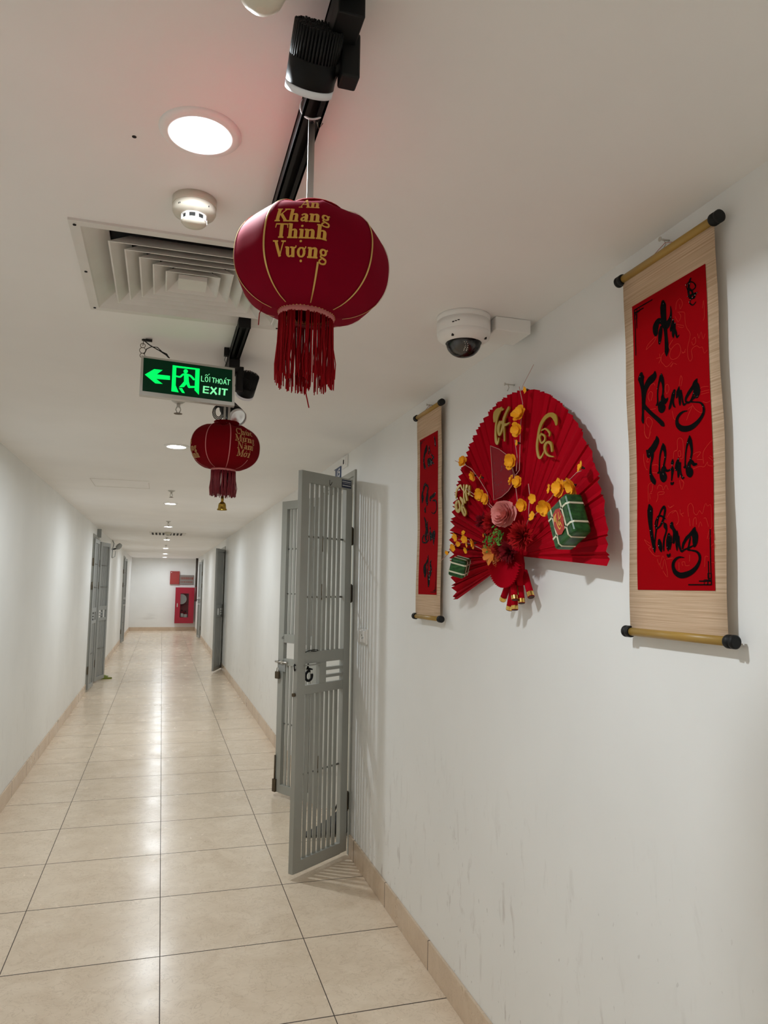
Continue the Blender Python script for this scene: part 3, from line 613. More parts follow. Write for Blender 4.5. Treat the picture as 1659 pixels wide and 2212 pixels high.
# ================================================================== HANGING SCROLLS
def corner_motif(mb, f, u0, v0, su, sv, k):
    wv = .0026*k
    for pts in ([(.010, .012), (.078, .012)], [(.010, .0195), (.045, .0195)], [(.010, .012), (.010, .125)], [(.0165, .02), (.0165, .060)]):
        mb.stroke([(u0+su*a*k, v0+sv*b_*k, wv) for a, b_ in pts], f, cap=False, step=2)
    for cu, cv in ((.014, .017), (.025, .017), (.014, .030)):
        h = .005; mb.stroke([(u0+su*(cu+a*h)*k, v0+sv*(cv+b_*h)*k, wv*.8) for a, b_ in ((-1, -1), (1, -1), (1, 1), (-1, 1), (-1, -1))], f, cap=False, step=1)
def scroll(label, cy, cz, W_, rodW, zt, zb, rect, strokes, art, seed, hook_y, X=1.0745, ink=m_ink, glitter=60, bold=1.32):
    rn = random.Random(seed)
    t = thing('hanging_scroll', label, 'scroll', (X, cy, zb), None)
    ph = rn.random()*6
    def wv(v): return .0022*sin(v*7+ph)+.001*sin(v*17+ph*2)
    def edge(v): return .0016*sin(v*9+ph*1.7)+.0011*sin(v*25+ph)
    def fm(off):
        return lambda u, v, th=0: (X+wv(v)-off-th, cy-u, cz+v)
    q = MB(); n = 60; vt, vb = zt-cz, zb-cz
    cols = []
    for i in range(n+1):
        v = vb+(vt-vb)*i/n; h = W_/2
        cols.append([fm(0)(u*h+edge(v)*(1 if abs(u) == 1 else 0), v) for u in (-1, -.5, 0, .5, 1)])
    q.grid(cols); back = [[(p[0]+.0012, p[1], p[2]) for p in r] for r in cols]; q.grid(back)
    for j in (0, -1): q.grid([[r[j] for r in cols], [r[j] for r in back]])
    q.build('bamboo_mat', m_mat, t)
    u0, u1, v0, v1 = rect
    q = MB(); q.grid([[fm(.0014)(u0+(u1-u0)*a/6, v0+(v1-v0)*i/50) for a in range(7)] for i in range(51)]); pp = q.build('red_panel', m_paper, t)
    for A_ in art:
        q = MB()
        for s_ in A_: q.stroke(trip(s_), fm(.0018), cap=False, step=3)
        q.build('outline_drawing', m_line, t)
    ST = []
    for i, Wd in enumerate(strokes):
        q = MB()
        for s_ in Wd: ST.append([(a_, b_, c_*bold) for a_, b_, c_ in trip(s_)]); q.stroke(ST[-1], fm(.0024))
        q.build('signature' if i == 4 else 'brush_word', ink, t)
    k = (u1-u0)/.252
    q = MB(); corner_motif(q, fm(.0024), u0, v1, 1, -1, k); q.build('corner_mark', ink, t)
    q = MB(); corner_motif(q, fm(.0024), u1, v0, -1, 1, k); q.build('corner_mark', ink, t)
    q = MB()
    for _ in range(glitter):
        s_ = rn.choice(ST); p = rn.choice(s_); o = (p[0]+rn.uniform(-.35, .35)*p[2], p[1]+rn.uniform(-.35, .35)*p[2]); r = rn.uniform(.0005, .0011)
        q.poly([(o[0]+r*cos(a), o[1]+r*sin(a)) for a in (0, 1.57, 3.14, 4.71)], fm(.003))
    go = q.build('glitter', m_glit, t); go['kind'] = 'stuff'
    for nm, z, xo in (('top_rod', zt+.006, 0), ('bottom_rod', zb-.006, 0)):
        xx = X+wv(z-cz)-.001
        q = MB(); q.cyl((xx, cy-rodW/2+.012, z), (xx, cy+rodW/2-.012, z), .0095, seg=20); rd = q.build(nm, m_bamboo, t)
        for sg in (-1, 1):
            q = MB(); ya = cy+sg*(rodW/2-.024); q.lathe((xx, ya, z), (0, sg, 0), [(.0125, 0), (.0138, .003), (.0138, .012), (.0115, .013), (.0115, .016), (.0138, .017), (.0138, .023), (.011, .025)], 24); q.build('end_cap', m_black, rd)
    q = MB(); hz = zt+.034; xx = X+wv(zt-cz)
    q.tube([(xx, hook_y+.05, zt+.012), (xx+.008, hook_y, hz), (xx, hook_y-.05, zt+.012)], .0009, 5); q.build('hanging_cord', m_twig, t)
    return t
def nail(y, z, x1, label):
    t = thing('wall_nail', label, 'nail', (XR, y, z), 'steel wall nails')
    q = MB(); q.cyl((XR+.01, y, z), (x1, y, z), .0022, seg=8); q.build('shank', m_steel, t)
    q = MB(); q.lathe((x1, y, z), (-1, 0, 0), [(.0055, 0), (.0055, .0015)], 12); q.build('nail_head', m_steel, t)
    q = MB(); q.tube([(x1+.012, y+.004, z+.004), (x1+.012, y-.004, z-.012), (x1+.010, y+.004, z-.022)], .0014, 5); q.build('wire_twist', m_steel, t)
    return t
BIG = [[[189,3194,91,193,3106,152,191,2947,146,204,2800,128,227,2665,109,241,2535,88,258,2372,80,269,2180,95,272,2023,110,263,1924,33],[-85,2558,110,-102,2636,144,-84,2726,171,-16,2798,135,91,2793,89,182,2713,112,237,2630,117,318,2626,147,390,2687,112,439,2779,63,455,2898,36,441,3013,13],[97,2632,75,69,2530,109,48,2410,98,29,2289,58,35,2263,17],[514,2674,33,488,2575,82,438,2467,83,426,2448,39],[578,2574,24,529,2483,95,508,2351,78,505,2274,31],[529,2483,54,591,2353,49,610,2270,41,642,2229,39,698,2264,13]],[[-671,1728,112,-673,1657,182,-655,1538,117,-627,1388,92,-606,1226,99,-606,1056,102,-626,919,76,-644,781,58,-654,642,79,-645,569,43],[-162,1649,53,-186,1579,143,-252,1534,149,-360,1501,153,-460,1429,142,-530,1334,118,-567,1216,100,-594,1081,98,-587,966,81,-471,840,77,-304,691,74,-120,539,82,40,396,89,89,345,45],[63,1538,39,80,1437,95,112,1319,66,116,1195,49,97,1077,46,63,1003,55],[45,1488,86,-4,1405,56,-38,1331,43,-69,1229,39,-89,1096,38,-88,958,42,-107,887,55,-149,869,25],[105,1020,51,82,971,95,161,911,70,242,912,37],[253,929,39,180,866,67,80,904,69,-3,883,76,-26,833,85],[-46,838,74,-18,756,99,41,702,90,104,741,105,77,829,85,18,905,79],[485,1045,61,443,963,89,378,831,73,314,712,61,293,677,28],[492,977,40,437,830,40,453,720,41,499,669,14],[642,1097,20,609,987,100,556,881,40],[695,978,59,661,855,78,655,698,42],[722,945,26,742,756,36,776,663,43,871,679,28,963,677,37,1039,736,47,1097,824,49,1118,895,37],[1208,1109,37,1151,1028,129,1183,943,147,1206,835,140,1193,761,91],[1132,1007,86,1048,952,76,953,886,72,857,793,57,844,718,36,926,685,25],[1193,749,29,1075,727,40,1000,681,33,1125,637,22,1284,586,29,1367,491,46,1371,364,58,1269,249,67,1086,148,91,884,114,98,680,156,99,550,261,89,536,383,71,617,471,59,751,512,34,882,502,10]],[[-176,127,47,-173,48,129,-242,-43,144,-346,-129,150,-450,-190,159,-473,-252,124,-464,-293,39],[-561,-111,23,-511,-173,84,-472,-239,69],[-360,-245,101,-364,-336,62,-413,-459,41,-434,-587,53,-428,-693,69,-381,-804,103,-304,-893,100,-286,-940,44],[33,-68,36,59,-150,89,94,-258,67,98,-387,46,65,-496,43,33,-581,47],[21,-130,77,-41,-222,51,-73,-294,44,-104,-443,36,-113,-584,39,-117,-686,58,-177,-703,29],[-70,-719,67,-44,-819,95,21,-885,96,75,-842,107,27,-746,99,1,-653,90,61,-604,50,106,-681,50,191,-706,36,277,-681,31],[341,-490,38,333,-552,83,327,-595,23],[329,-652,44,331,-727,75,314,-825,45,299,-936,30],[274,-989,32,292,-1016,46,333,-1015,43,367,-989,16],[535,-485,29,494,-590,92,452,-708,74,433,-730,24],[567,-589,37,543,-722,92,518,-891,37],[603,-595,25,588,-741,36,619,-869,40,661,-936,47,715,-931,13],[910,-59,33,931,-173,83,960,-312,61,964,-434,46,924,-549,42,904,-618,53],[899,-118,63,852,-195,53,803,-296,40,766,-461,32,749,-618,36,751,-704,59,697,-702,20],[793,-759,58,833,-863,86,910,-898,91,930,-828,90,863,-758,91,876,-663,86,947,-619,67,1014,-690,61,1099,-698,34]],[[-489,-1422,58,-462,-1516,151,-457,-1659,145,-449,-1815,112,-422,-1972,91,-394,-2128,86,-350,-2285,84,-305,-2415,85,-295,-2517,20],[-324,-2401,59,-279,-2238,39,-253,-2086,35,-236,-1986,47,-266,-1894,39,-253,-1805,34,-170,-1710,38,-92,-1698,33,-15,-1724,36,87,-1796,23],[-229,-1980,28,-120,-1943,35,-30,-1849,54,33,-1728,45,67,-1593,53,41,-1508,51,-47,-1556,48,-119,-1664,41,-172,-1761,39,-219,-1961,27],[37,-1873,34,73,-1932,97,116,-2023,49,94,-2109,41,42,-2218,45,18,-2355,50,22,-2492,27],[-133,-2265,76,-116,-2335,112,-81,-2438,93,-64,-2495,45],[196,-2153,75,192,-2264,131,177,-2388,112,173,-2487,37],[288,-2171,18,279,-2319,33,236,-2465,26],[141,-2591,35,178,-2617,49,225,-2594,47,239,-2563,14],[299,-1912,74,288,-1961,86,350,-2027,65,401,-2129,101,377,-2250,91,356,-2323,54],[301,-2320,25,208,-2333,18],[475,-2085,25,478,-2232,72,463,-2377,72,467,-2499,29],[534,-2199,22,527,-2356,53,568,-2468,50,618,-2530,42,708,-2498,28,814,-2467,32,853,-2373,40,892,-2257,30],[1029,-2052,34,1003,-2133,128,1038,-2242,141,1028,-2359,118,1013,-2423,67],[966,-2131,72,860,-2207,65,770,-2261,66,669,-2376,56,648,-2459,45],[979,-2427,25,849,-2468,31,804,-2502,33,932,-2526,26,1083,-2561,36,1163,-2646,57,1158,-2751,54,1069,-2877,71,913,-2979,84,721,-3036,97,544,-3046,95,402,-2984,94,334,-2885,78,338,-2775,69,433,-2687,47,560,-2655,29,701,-2671,7]],[[1132,3380,29,1079,3295,50,1046,3142,53,1067,3016,41,1162,2920,37,1245,2970,46],[978,3288,19,1080,3318,20,1209,3254,17,1269,3147,26,1202,3104,21,1039,3145,17,984,3262,16],[1017,3011,20,1165,3001,46,1311,2991,20],[1065,2958,18,1210,2913,36,1228,2953,28],[1254,2803,18,1155,2770,22,1061,2865,23,1112,2916,21],[1042,3215,19,1167,3047,43,1065,2969,35]]]
ART = [[[359,1918,12,379,1834,10,467,1769,9,623,1768,11,714,1839,14,730,1956,12,657,2071,9,546,2076,11,409,2011,14,359,1918,14],[179,2020,13,83,1971,15,67,1850,13,145,1756,10,257,1661,10,443,1730,12],[485,2219,14,344,2109,15,409,2026,10],[902,2445,11,950,2323,10,1049,2154,12,954,1900,13,956,1690,12,1014,1568,8,1089,1619,13,1076,1802,13,1224,1844,9,1323,1769,8,1403,1758,9,1457,1610,8,1548,1654,11],[612,2871,14,640,3016,15,742,3069,10,806,3014,10,834,2912,14,754,2834,9,737,2948,12],[664,2790,9,880,2711,9,896,2569,12,902,2445,13],[609,2532,9,846,2419,8,802,2389,9,651,2471,8],[573,2731,10,678,2570,9,769,2660,14,707,2759,10],[-465,2285,16,-386,2390,14,-88,2487,10,-189,2375,14,-465,2285,13],[759,1871,9,821,1806,10,889,1876,13],[757,1826,9,886,1816,9],[-108,1965,9,58,1931,11,-17,1827,15],[15,2039,13,34,1938,13],[371,1635,13,486,1694,9,393,1614,14],[508,1672,9,595,1616,9],[1106,2015,11,1191,2047,9,1206,1924,13,1122,1891,8,1084,1978,10],[1275,2093,11,1311,1978,10,1378,2103,8,1430,1924,8,1495,2019,13],[1440,2595,13,1487,2754,11,1491,2400,12,1448,2328,13]],[[-411,1289,15,-343,1384,14,-214,1406,9,-174,1339,12],[-378,1015,13,-438,1155,15,-348,1245,11,-265,1168,15,-335,1018,15],[170,1140,15,195,1242,14,275,1248,10,311,1130,14,227,1044,10,190,1134,12],[643,1111,14,709,1331,14,752,1226,13,699,1096,14],[-614,520,15,-601,279,14,-474,156,12,-403,337,15,-311,498,15,-371,608,11,-478,660,12,-547,562,15,-443,415,12],[389,615,13,422,448,12,478,395,10],[836,305,13,916,429,13,1032,570,12,902,536,11],[1279,880,11,1368,907,9,1540,874,9],[1294,812,9,1554,796,9],[1309,758,9,1552,746,9],[1355,595,8,1474,541,9,1595,561,10],[-385,821,10,-173,799,10],[1033,608,10,1119,486,9,1275,374,9,1345,383,10]],[[-628,349,13,-570,203,11,-468,170,12,-381,299,14],[-668,-179,15,-674,-365,14,-597,-549,12,-536,-572,9],[-505,-286,14,-570,-381,14,-488,-395,9],[370,-457,13,394,-311,13,506,-280,13,514,-82,13,608,-37,8,694,-141,12,680,-484,13,589,-493,9],[523,-333,9,596,-321,10,610,-435,13,537,-435,10,523,-333,12],[1308,-719,11,1301,-493,12,1456,-343,11,1589,-274,10],[997,-476,9,1118,-449,9,1235,-469,12,1113,-556,11],[1111,-604,8,1279,-631,8],[984,-788,9,1189,-760,8,1321,-792,9,1424,-702,9,1437,-775,8,1612,-825,8],[1460,-614,9,1601,-730,9],[1494,-585,8,1619,-664,8],[-523,-1335,14,-530,-967,14,-425,-902,10,-366,-936,14,-392,-1089,14,-453,-1108,10],[-459,-1277,14,-475,-1144,14,-394,-1154,9],[-242,-1365,13,-179,-1269,14,-174,-1154,11,39,-1167,9,-1,-1213,10,-137,-1210,9],[-211,-1073,13,-149,-990,10,-33,-1031,10,2,-1125,9,102,-1023,9,174,-1133,11],[551,-970,12,615,-1187,9,692,-1050,12,606,-965,10],[-369,-492,9,-170,-523,10,-137,-696,12,-376,-661,9]],[[137,-1750,12,215,-1669,11,329,-1630,9,439,-1634,10,507,-1757,12,520,-1869,13,444,-1948,11],[290,-1676,9,420,-1639,9],[166,-1489,10,239,-1547,9,371,-1498,10],[220,-1545,10,315,-1517,10],[567,-1616,12,580,-1715,9,688,-1701,9],[580,-1715,10,667,-1784,10],[833,-1798,12,816,-1580,12,906,-1517,8,980,-1608,11,992,-1717,11,1083,-1785,8,1170,-1698,8,1250,-1776,9,1306,-1641,11,1358,-1565,8,1404,-1628,8,1502,-1615,10,1515,-1858,11,1530,-2054,11,1446,-2152,11,1390,-2310,11],[858,-1836,12,885,-2006,12],[971,-2012,12,986,-1871,12,1063,-1842,10,1074,-1985,12],[1138,-2049,11,1193,-1935,8,1239,-2033,11],[1295,-1874,8,1361,-1879,10,1434,-2059,11],[-672,-2202,12,-573,-2312,11,-414,-2397,13,-516,-2418,13,-302,-2593,10,-126,-2599,9],[-672,-2202,10,-471,-2304,10],[-207,-2672,13,-134,-2813,9,-30,-2615,11,25,-2655,10],[-132,-2763,12,-41,-2902,10,43,-2680,11,141,-3078,13,-24,-2940,11],[100,-2682,9,324,-2665,9],[641,-2843,12,608,-2770,11,697,-2761,10,729,-2845,9,850,-2836,8],[1300,-2882,11,1325,-2675,11,1406,-2678,8],[1438,-2312,10,1505,-2259,11,1459,-2210,10],[1573,-2161,11,1612,-2345,11],[1496,-2464,9,1593,-2412,8,1605,-2504,10,1525,-2523,8],[1497,-2795,8,1622,-2810,8],[519,-2768,13,513,-2937,13],[860,-2612,12,854,-2754,12]]]
SMALL = [[[-222,3259,96,-266,3135,219,-430,2997,157,-546,2800,127,-550,2584,112,-489,2441,148,-391,2343,124],[85,3187,62,111,3035,123,22,2853,46],[250,3010,31,346,2798,29,575,2694,60,667,2582,63],[-19,2598,180,77,2451,264,33,2360,110],[166,2633,109,353,2472,165,354,2391,137],[576,2646,81,444,2490,83,672,2341,37]],[[-328,1640,70,-469,1543,160,-608,1362,102,-750,1196,146,-697,1041,242,-742,880,97],[-279,1585,66,6,1434,92,-84,1249,122,-103,1056,187,-170,917,234,-96,746,140,-165,688,51],[872,1086,56,741,1023,138,473,974,106,247,919,139,295,833,77],[567,804,48,922,749,73,1013,566,67,994,411,57,843,285,53,622,242,32,396,326,23],[-352,625,47,-397,499,143,-357,413,100]],[[-510,176,53,-347,-2,102,-291,-151,169,-182,-375,229,-282,-585,200,-331,-726,144,-171,-861,82],[-493,-571,49,-676,-687,87,-727,-830,72,-538,-913,45,-170,-923,56,-16,-851,59],[-86,-23,52,-107,-237,82,-22,-565,69,35,-837,70],[202,-314,86,255,-406,69],[233,-547,147,337,-695,244,289,-816,126],[731,-492,71,585,-605,155,439,-771,124],[782,-583,121,687,-786,175,668,-1047,49]],[[49,-1495,51,27,-1671,110,-150,-1826,90,-328,-1982,223,-246,-2162,302,-242,-2322,156],[103,-1638,51,60,-1990,71,118,-2344,98,225,-2608,198,203,-2748,120],[432,-1701,47,360,-1857,129,464,-2034,129,541,-2157,60],[266,-2170,63,418,-2242,199,270,-2345,78],[296,-2416,144,323,-2503,77]],[[740,3487,53,810,3329,104,834,3196,106,881,3075,62]]]
CYB, CYS = 1.3577, 2.9165
def shift(G, du): return [[[v + (du if i % 3 == 0 else 0) for i, v in enumerate(s_)] for s_ in L] for L in G]
scroll('large hanging scroll with black brush lettering on red, right of the fan', CYB, 1.87, .316, .356, 2.298, 1.440, (-.1255, .128, -.337, .352), shift(BIG, -300), shift(ART, -300), 3, 1.365)
scroll('narrow looking hanging scroll with glittering black lettering, left of the fan', CYS, 1.815, .298, .330, 2.286, 1.412, (-.112, .111, -.313, .368), shift(SMALL, -35), [], 8, 2.93, glitter=190)
nail(1.372, 2.343, 1.072, 'steel nail above the large scroll on the right')
nail(2.94, 2.324, 1.072, 'steel nail above the scroll left of the fan')

# ================================================================== FAN
FC = Vector((1.045, 2.08, 1.635)); FR = .515
t = thing('wall_fan', 'big pleated red paper fan hung on the wall between the two scrolls, with flowers', 'fan', (1.045, 2.08, 1.635))
FAN = t
rf = random.Random(11)
def fp(u, v, x=1.045): return Vector((x, FC.y-u, FC.z+v))
q = MB(); NP = 86; th0, th1 = rad(-5), rad(197)
fold = []
for k in range(2*NP+1):
    a = k/(2*NP); a = a+.004*sin(k*1.3); fold.append(th0+(th1-th0)*min(1, max(0, a)))
rows = []
for i, rr in enumerate((.004, .06, .12, .22, .32, FR)):
    row = []
    for k, th in enumerate(fold):
        d = math.degrees(th); amp = (.0032 if d < 45 else .0032+.0068*min(1, (d-45)/80))*rr/FR
        if d < 28: amp *= .8+.5*sin(k*.4)
        r_ = rr*(1+(.008*sin(k*.9) if d < 40 else .004*sin(k*2.1)) if i == 5 else 1)
        x = 1.047 + (amp if k % 2 else -amp) - .012*sin(th)*(rr/FR)**2*.4 + .010*(1-rr/FR)
        if d > 168: x += .010*(d-168)/29
        row.append((x, FC.y-r_*cos(th), FC.z+r_*sin(th)))
    rows.append(row)
q.grid(rows, smooth=False); q.build('fan_paper', m_fan, t)
q = MB(); rows = []
sc2 = (.012, .000)
for rr in (.012, .05, .118):
    row = []
    for k in range(53):
        th = rad(-168+152*k/52); x = 1.022-.010*(rr/.118)+(.0065 if k % 2 else -.0065)*rr/.118
        row.append(fp(sc2[0]+rr*cos(th)*1.0, sc2[1]+rr*sin(th)*.86, x))
    rows.append(row)
q.grid(rows, smooth=False); q.build('small_fan', m_fan, t)
for Wd in [[[-209,4705,52,-573,4759,153,-806,4655,329,-866,4499,172],[-369,4760,131,-615,4612,186,-741,4341,119,-785,4051,133,-745,3782,172,-622,3667,84,-539,3817,65],[-413,4345,156,-561,4155,217,-481,3917,80,-294,4063,141,-252,4274,96,-413,4345,38],[183,4650,118,-13,4514,127,-172,4330,163,-135,4031,77,-114,3663,62],[256,4166,32,-55,4160,92,-332,4291,54]],[[3085,3532,104,3011,3722,186,2759,3864,114,2446,3830,138,2186,3656,146,2052,3386,120,1981,3102,118,2042,2828,111,2170,2725,67,2332,2811,64,2365,2871,37],[2247,3414,78,2148,3335,91,2242,3153,49,2434,3182,77,2436,3312,65,2247,3414,49],[2280,3505,35,2503,3509,45,2718,3353,69,2716,3273,61],[2860,2816,90,2803,3017,107,2620,3099,61,2462,3015,137,2490,2849,88,2674,2705,54,2946,2628,25]],[[-4176,2286,85,-4104,2570,124,-3759,2692,78,-3624,2572,70,-3400,2442,37,-2615,2150,35],[-4016,2144,86,-4174,1995,255,-4014,1771,118,-3785,1832,178,-3859,2086,116,-4017,2165,52],[-3756,2239,87,-3499,2047,182,-3579,1812,171,-3345,1567,98,-3236,1658,107,-3498,1925,57],[-3400,2646,81,-3399,2239,98,-3297,2026,105],[-3150,2573,160,-3199,2337,137,-3099,2085,89],[-2885,2539,78,-2904,2263,98],[-3051,2581,83,-3249,2384,101]]]:
    q = MB()
    for i, L in enumerate(Wd): q.stroke(trip(L), lambda u, v, th=0: (1.030-th, FC.y-u, FC.z+v), .003+.0005*i)
    q.build('gold_word', m_fgold, t)
# watermelon slice of dark film
mp = [(-.1165, .3686), (-.0519, .3461), (.0048, .3171), (.0364, .2848), (.0583, .2444), (.0493, .2212), (.0131, .201), (-.0336, .1877), (-.0919, .1835)]
q = MB(); q.poly(mp, lambda u, v, th=0: fp(u, v, 1.030-th), .002); ml = q.build('melon_slice', m_melon, t)
q = MB(); q.tube([fp(u, v, 1.027) for u, v in mp+[mp[0]]], .0010, 5); q.build('slice_outline', m_twig, ml)
q = MB()
for k in range(22):
    u, v = rf.uniform(-.10, .035), rf.uniform(.20, .33)
    if v > .345-abs(u+.11)*.35: continue
    q.poly([(u-.002, v), (u, v+.004), (u+.002, v), (u, v-.003)], lambda u, v, th=0: fp(u, v, 1.0270))
so = q.build('melon_seeds', m_seed, ml); so['kind'] = 'stuff'
# branches
for L in [[[0.1004,0.5127],[0.1126,0.4584],[0.1159,0.3766],[0.1024,0.3106],[0.0889,0.2562],[0.0844,0.2407]],[[0.07,0.3531],[0.0747,0.2991],[0.0889,0.2522]],[[0.0231,0.3077],[0.0496,0.2539],[0.0582,0.2322],[0.0754,0.2015],[0.075,0.1612],[0.0572,0.1307]],[[-0.4131,0.3659],[-0.3325,0.3385],[-0.2508,0.3117],[-0.1955,0.2671],[-0.1426,0.2156],[-0.1019,0.1716],[-0.0723,0.1514],[-0.0246,0.1091]],[[-0.3141,0.2503],[-0.2282,0.2122],[-0.1426,0.1847],[-0.0821,0.1481]],[[0.4413,0.2017],[0.4099,0.2012],[0.3967,0.1857],[0.3369,0.1867],[0.2801,0.1501],[0.2279,0.1184],[0.1575,0.0942]],[[0.155,0.2052],[0.1545,0.1682],[0.166,0.1282],[0.1576,0.102],[0.1247,0.0773]],[[-0.5478,0.0003],[-0.4939,0.0233],[-0.4164,0.0492],[-0.3308,0.0591],[-0.2501,0.0456],[-0.1741,0.0286],[-0.1024,0.0125]],[[-0.3792,0.0712],[-0.2956,0.0664],[-0.2279,0.04],[-0.1532,0.0232]]]:
    pts = [fp(u, v, 1.022+.006*sin(i*2.1)) for i, (u, v) in enumerate(L)]
    q = MB(); q.tube(pts, .0013, 5); q.build('twig', m_twig, t)
def petals(q, c, nrm, r, n, cup, wide=.62, roll0=0., z0=0.):
    nrm = Vector(nrm).normalized(); u = nrm.orthogonal().normalized(); v = nrm.cross(u)
    for k in range(n):
        a = roll0+2*pi*k/n+rf.uniform(-.12, .12); d = u*cos(a)+v*sin(a); s = nrm.cross(d); rr = r*rf.uniform(.85, 1.1); w_ = rr*wide
        P = lambda l, ww, h: Vector(c)+d*l*rr+s*ww*w_+nrm*(h*rr+z0)
        wob = rf.uniform(-.1, .1)
        q.grid([[P(.05, -.12, 0), P(.05, 0, 0), P(.05, .12, 0)], [P(.45, -.75, cup*.45), P(.48, 0, cup*.25), P(.45, .75, cup*.45)], [P(.85, -.72, cup*.9+wob), P(.92, 0, cup*.65), P(.85, .72, cup*.9-wob)], [P(1.0, -.3, cup+wob), P(1.04, 0, cup*.9), P(1.0, .3, cup-wob)]])
for (u, v, r) in [[0.1614,0.4858,0.0101],[0.1272,0.4178,0.0243],[0.1097,0.3771,0.0182],[0.1067,0.3353,0.0089],[0.0653,0.2857,0.0202],[0.0735,0.2255,0.0142],[0.1122,0.2143,0.0162],[-0.309,0.3436,0.0182],[-0.2169,0.2809,0.0162],[-0.1573,0.268,0.0089],[-0.1626,0.2086,0.0182],[-0.1158,0.1879,0.0162],[0.1405,0.142,0.0182],[0.2008,0.1567,0.0121],[0.2,0.1055,0.0113],[0.2719,0.123,0.0194],[0.298,0.1695,0.0121],[0.3569,0.1657,0.0243],[0.419,0.1648,0.0223],[0.4575,0.2072,0.013],[-0.3799,0.0805,0.013],[-0.3074,0.09,0.0073],[-0.2956,0.0684,0.0121],[-0.3551,0.0554,0.0089],[-0.3982,0.0433,0.0121],[-0.4622,0.0268,0.0073],[-0.2163,0.0481,0.0154],[-0.2838,0.0287,0.0101],[-0.2724,0.0465,0.0097],[-0.1365,0.0721,0.0065]]:
    c0 = fp(u, v, 1.012); nrm = Vector((-1, rf.uniform(-.7, .3), rf.uniform(-.5, .4)))
    q = MB(); petals(q, c0, nrm, r*1.18, 5, .42)
    if r > .013: petals(q, c0-nrm.normalized()*-.002, nrm, r*.84, 5, .8, roll0=.6)
    bl = q.build('blossom', m_yel, t)
    q = MB(); n_ = nrm.normalized(); q.lathe(c0-n_*.010, n_, [(.001, 0), (.0035, .004), (.004, .009)], 7); q.build('calyx', m_brown, bl)
# peony
q = MB(); pc = fp(.052, .122, .998)
for (n, r, cup, z) in ((8, .040, .05, -.006), (9, .039, .45, -.004), (10, .037, .85, -.004), (9, .032, 1.25, -.002), (8, .025, 1.8, .0), (6, .016, 2.8, .002), (4, .010, 4.0, .004)): petals(q, pc, (-1, -.35, .1), r*1.0, n, cup*.8, .75, rf.random()*3, z)
q.build('peony', m_pink, t)
def spiky(name, c, R_, n, mt, w_=.006, ax=(-1, -.3, 0), spread=1.45):
    q = MB(); ax = Vector(ax).normalized(); u = ax.orthogonal().normalized(); v = ax.cross(u)
    for k in range(n):
        a = rf.random()*2*pi; b_ = spread*math.sqrt(rf.random()); d = (ax*cos(b_)+(u*cos(a)+v*sin(a))*sin(b_)).normalized(); s = d.cross(ax)
        if s.length < .01: continue
        s.normalize(); L = R_*rf.uniform(.75, 1.05); c_ = Vector(c)
        q.grid([[c_-s*.0012, c_+ax*.001, c_+s*.0012], [c_+d*L*.55-s*w_*.5, c_+d*L*.55+ax*.002, c_+d*L*.55+s*w_*.5], [c_+d*L-s*.0006, c_+d*L+ax*.001, c_+d*L+s*.0006]])
    return q.build(name, mt, t)
spiky('chrysanthemum', fp(.150, .050, 1.008), .050, 210, m_mum, .012)
spiky('chrysanthemum', fp(-.040, .105, 1.010), .046, 150, m_mum, .011)
spiky('dark_flower', fp(-.150, .118, 1.020), .034, 80, m_burg, .007)
spiky('dark_flower', fp(.070, .008, 1.006), .040, 110, m_burg, .011)
spiky('rust_flower', fp(.015, .020, 1.004), .040, 100, mat('rust_petal', (.30, .018, .010), .7, spec=.15), .011)
q = MB()
petals(q, fp(-.055, .004, 1.008), (-1, -.3, -.5), .044, 7, .25, .36); petals(q, fp(-.055, .008, 1.006), (-1, -.2, -.3), .032, 6, .7, .36); q.build('orange_flower', m_orange, t)
q = MB()
for k in range(110):
    cu, cv = ((.030, .062), (-.045, .040), (.012, .048))[k % 3]; c0 = fp(cu+rf.gauss(0, .014), cv+rf.gauss(0, .013), .992-rf.random()*.022); n_ = Vector((-1, rf.uniform(-1, 1), rf.uniform(-1, 1))).normalized(); u = n_.orthogonal().normalized(); u.rotate(Matrix.Rotation(rf.random()*6, 3, n_)); v = n_.cross(u); r = rf.uniform(.005, .009)
    q.face(c0-u*r, c0-v*r*.5, c0+u*r, c0+v*r*.5)
lf = q.build('green_sprig', m_leaf, t); lf['kind'] = 'stuff'
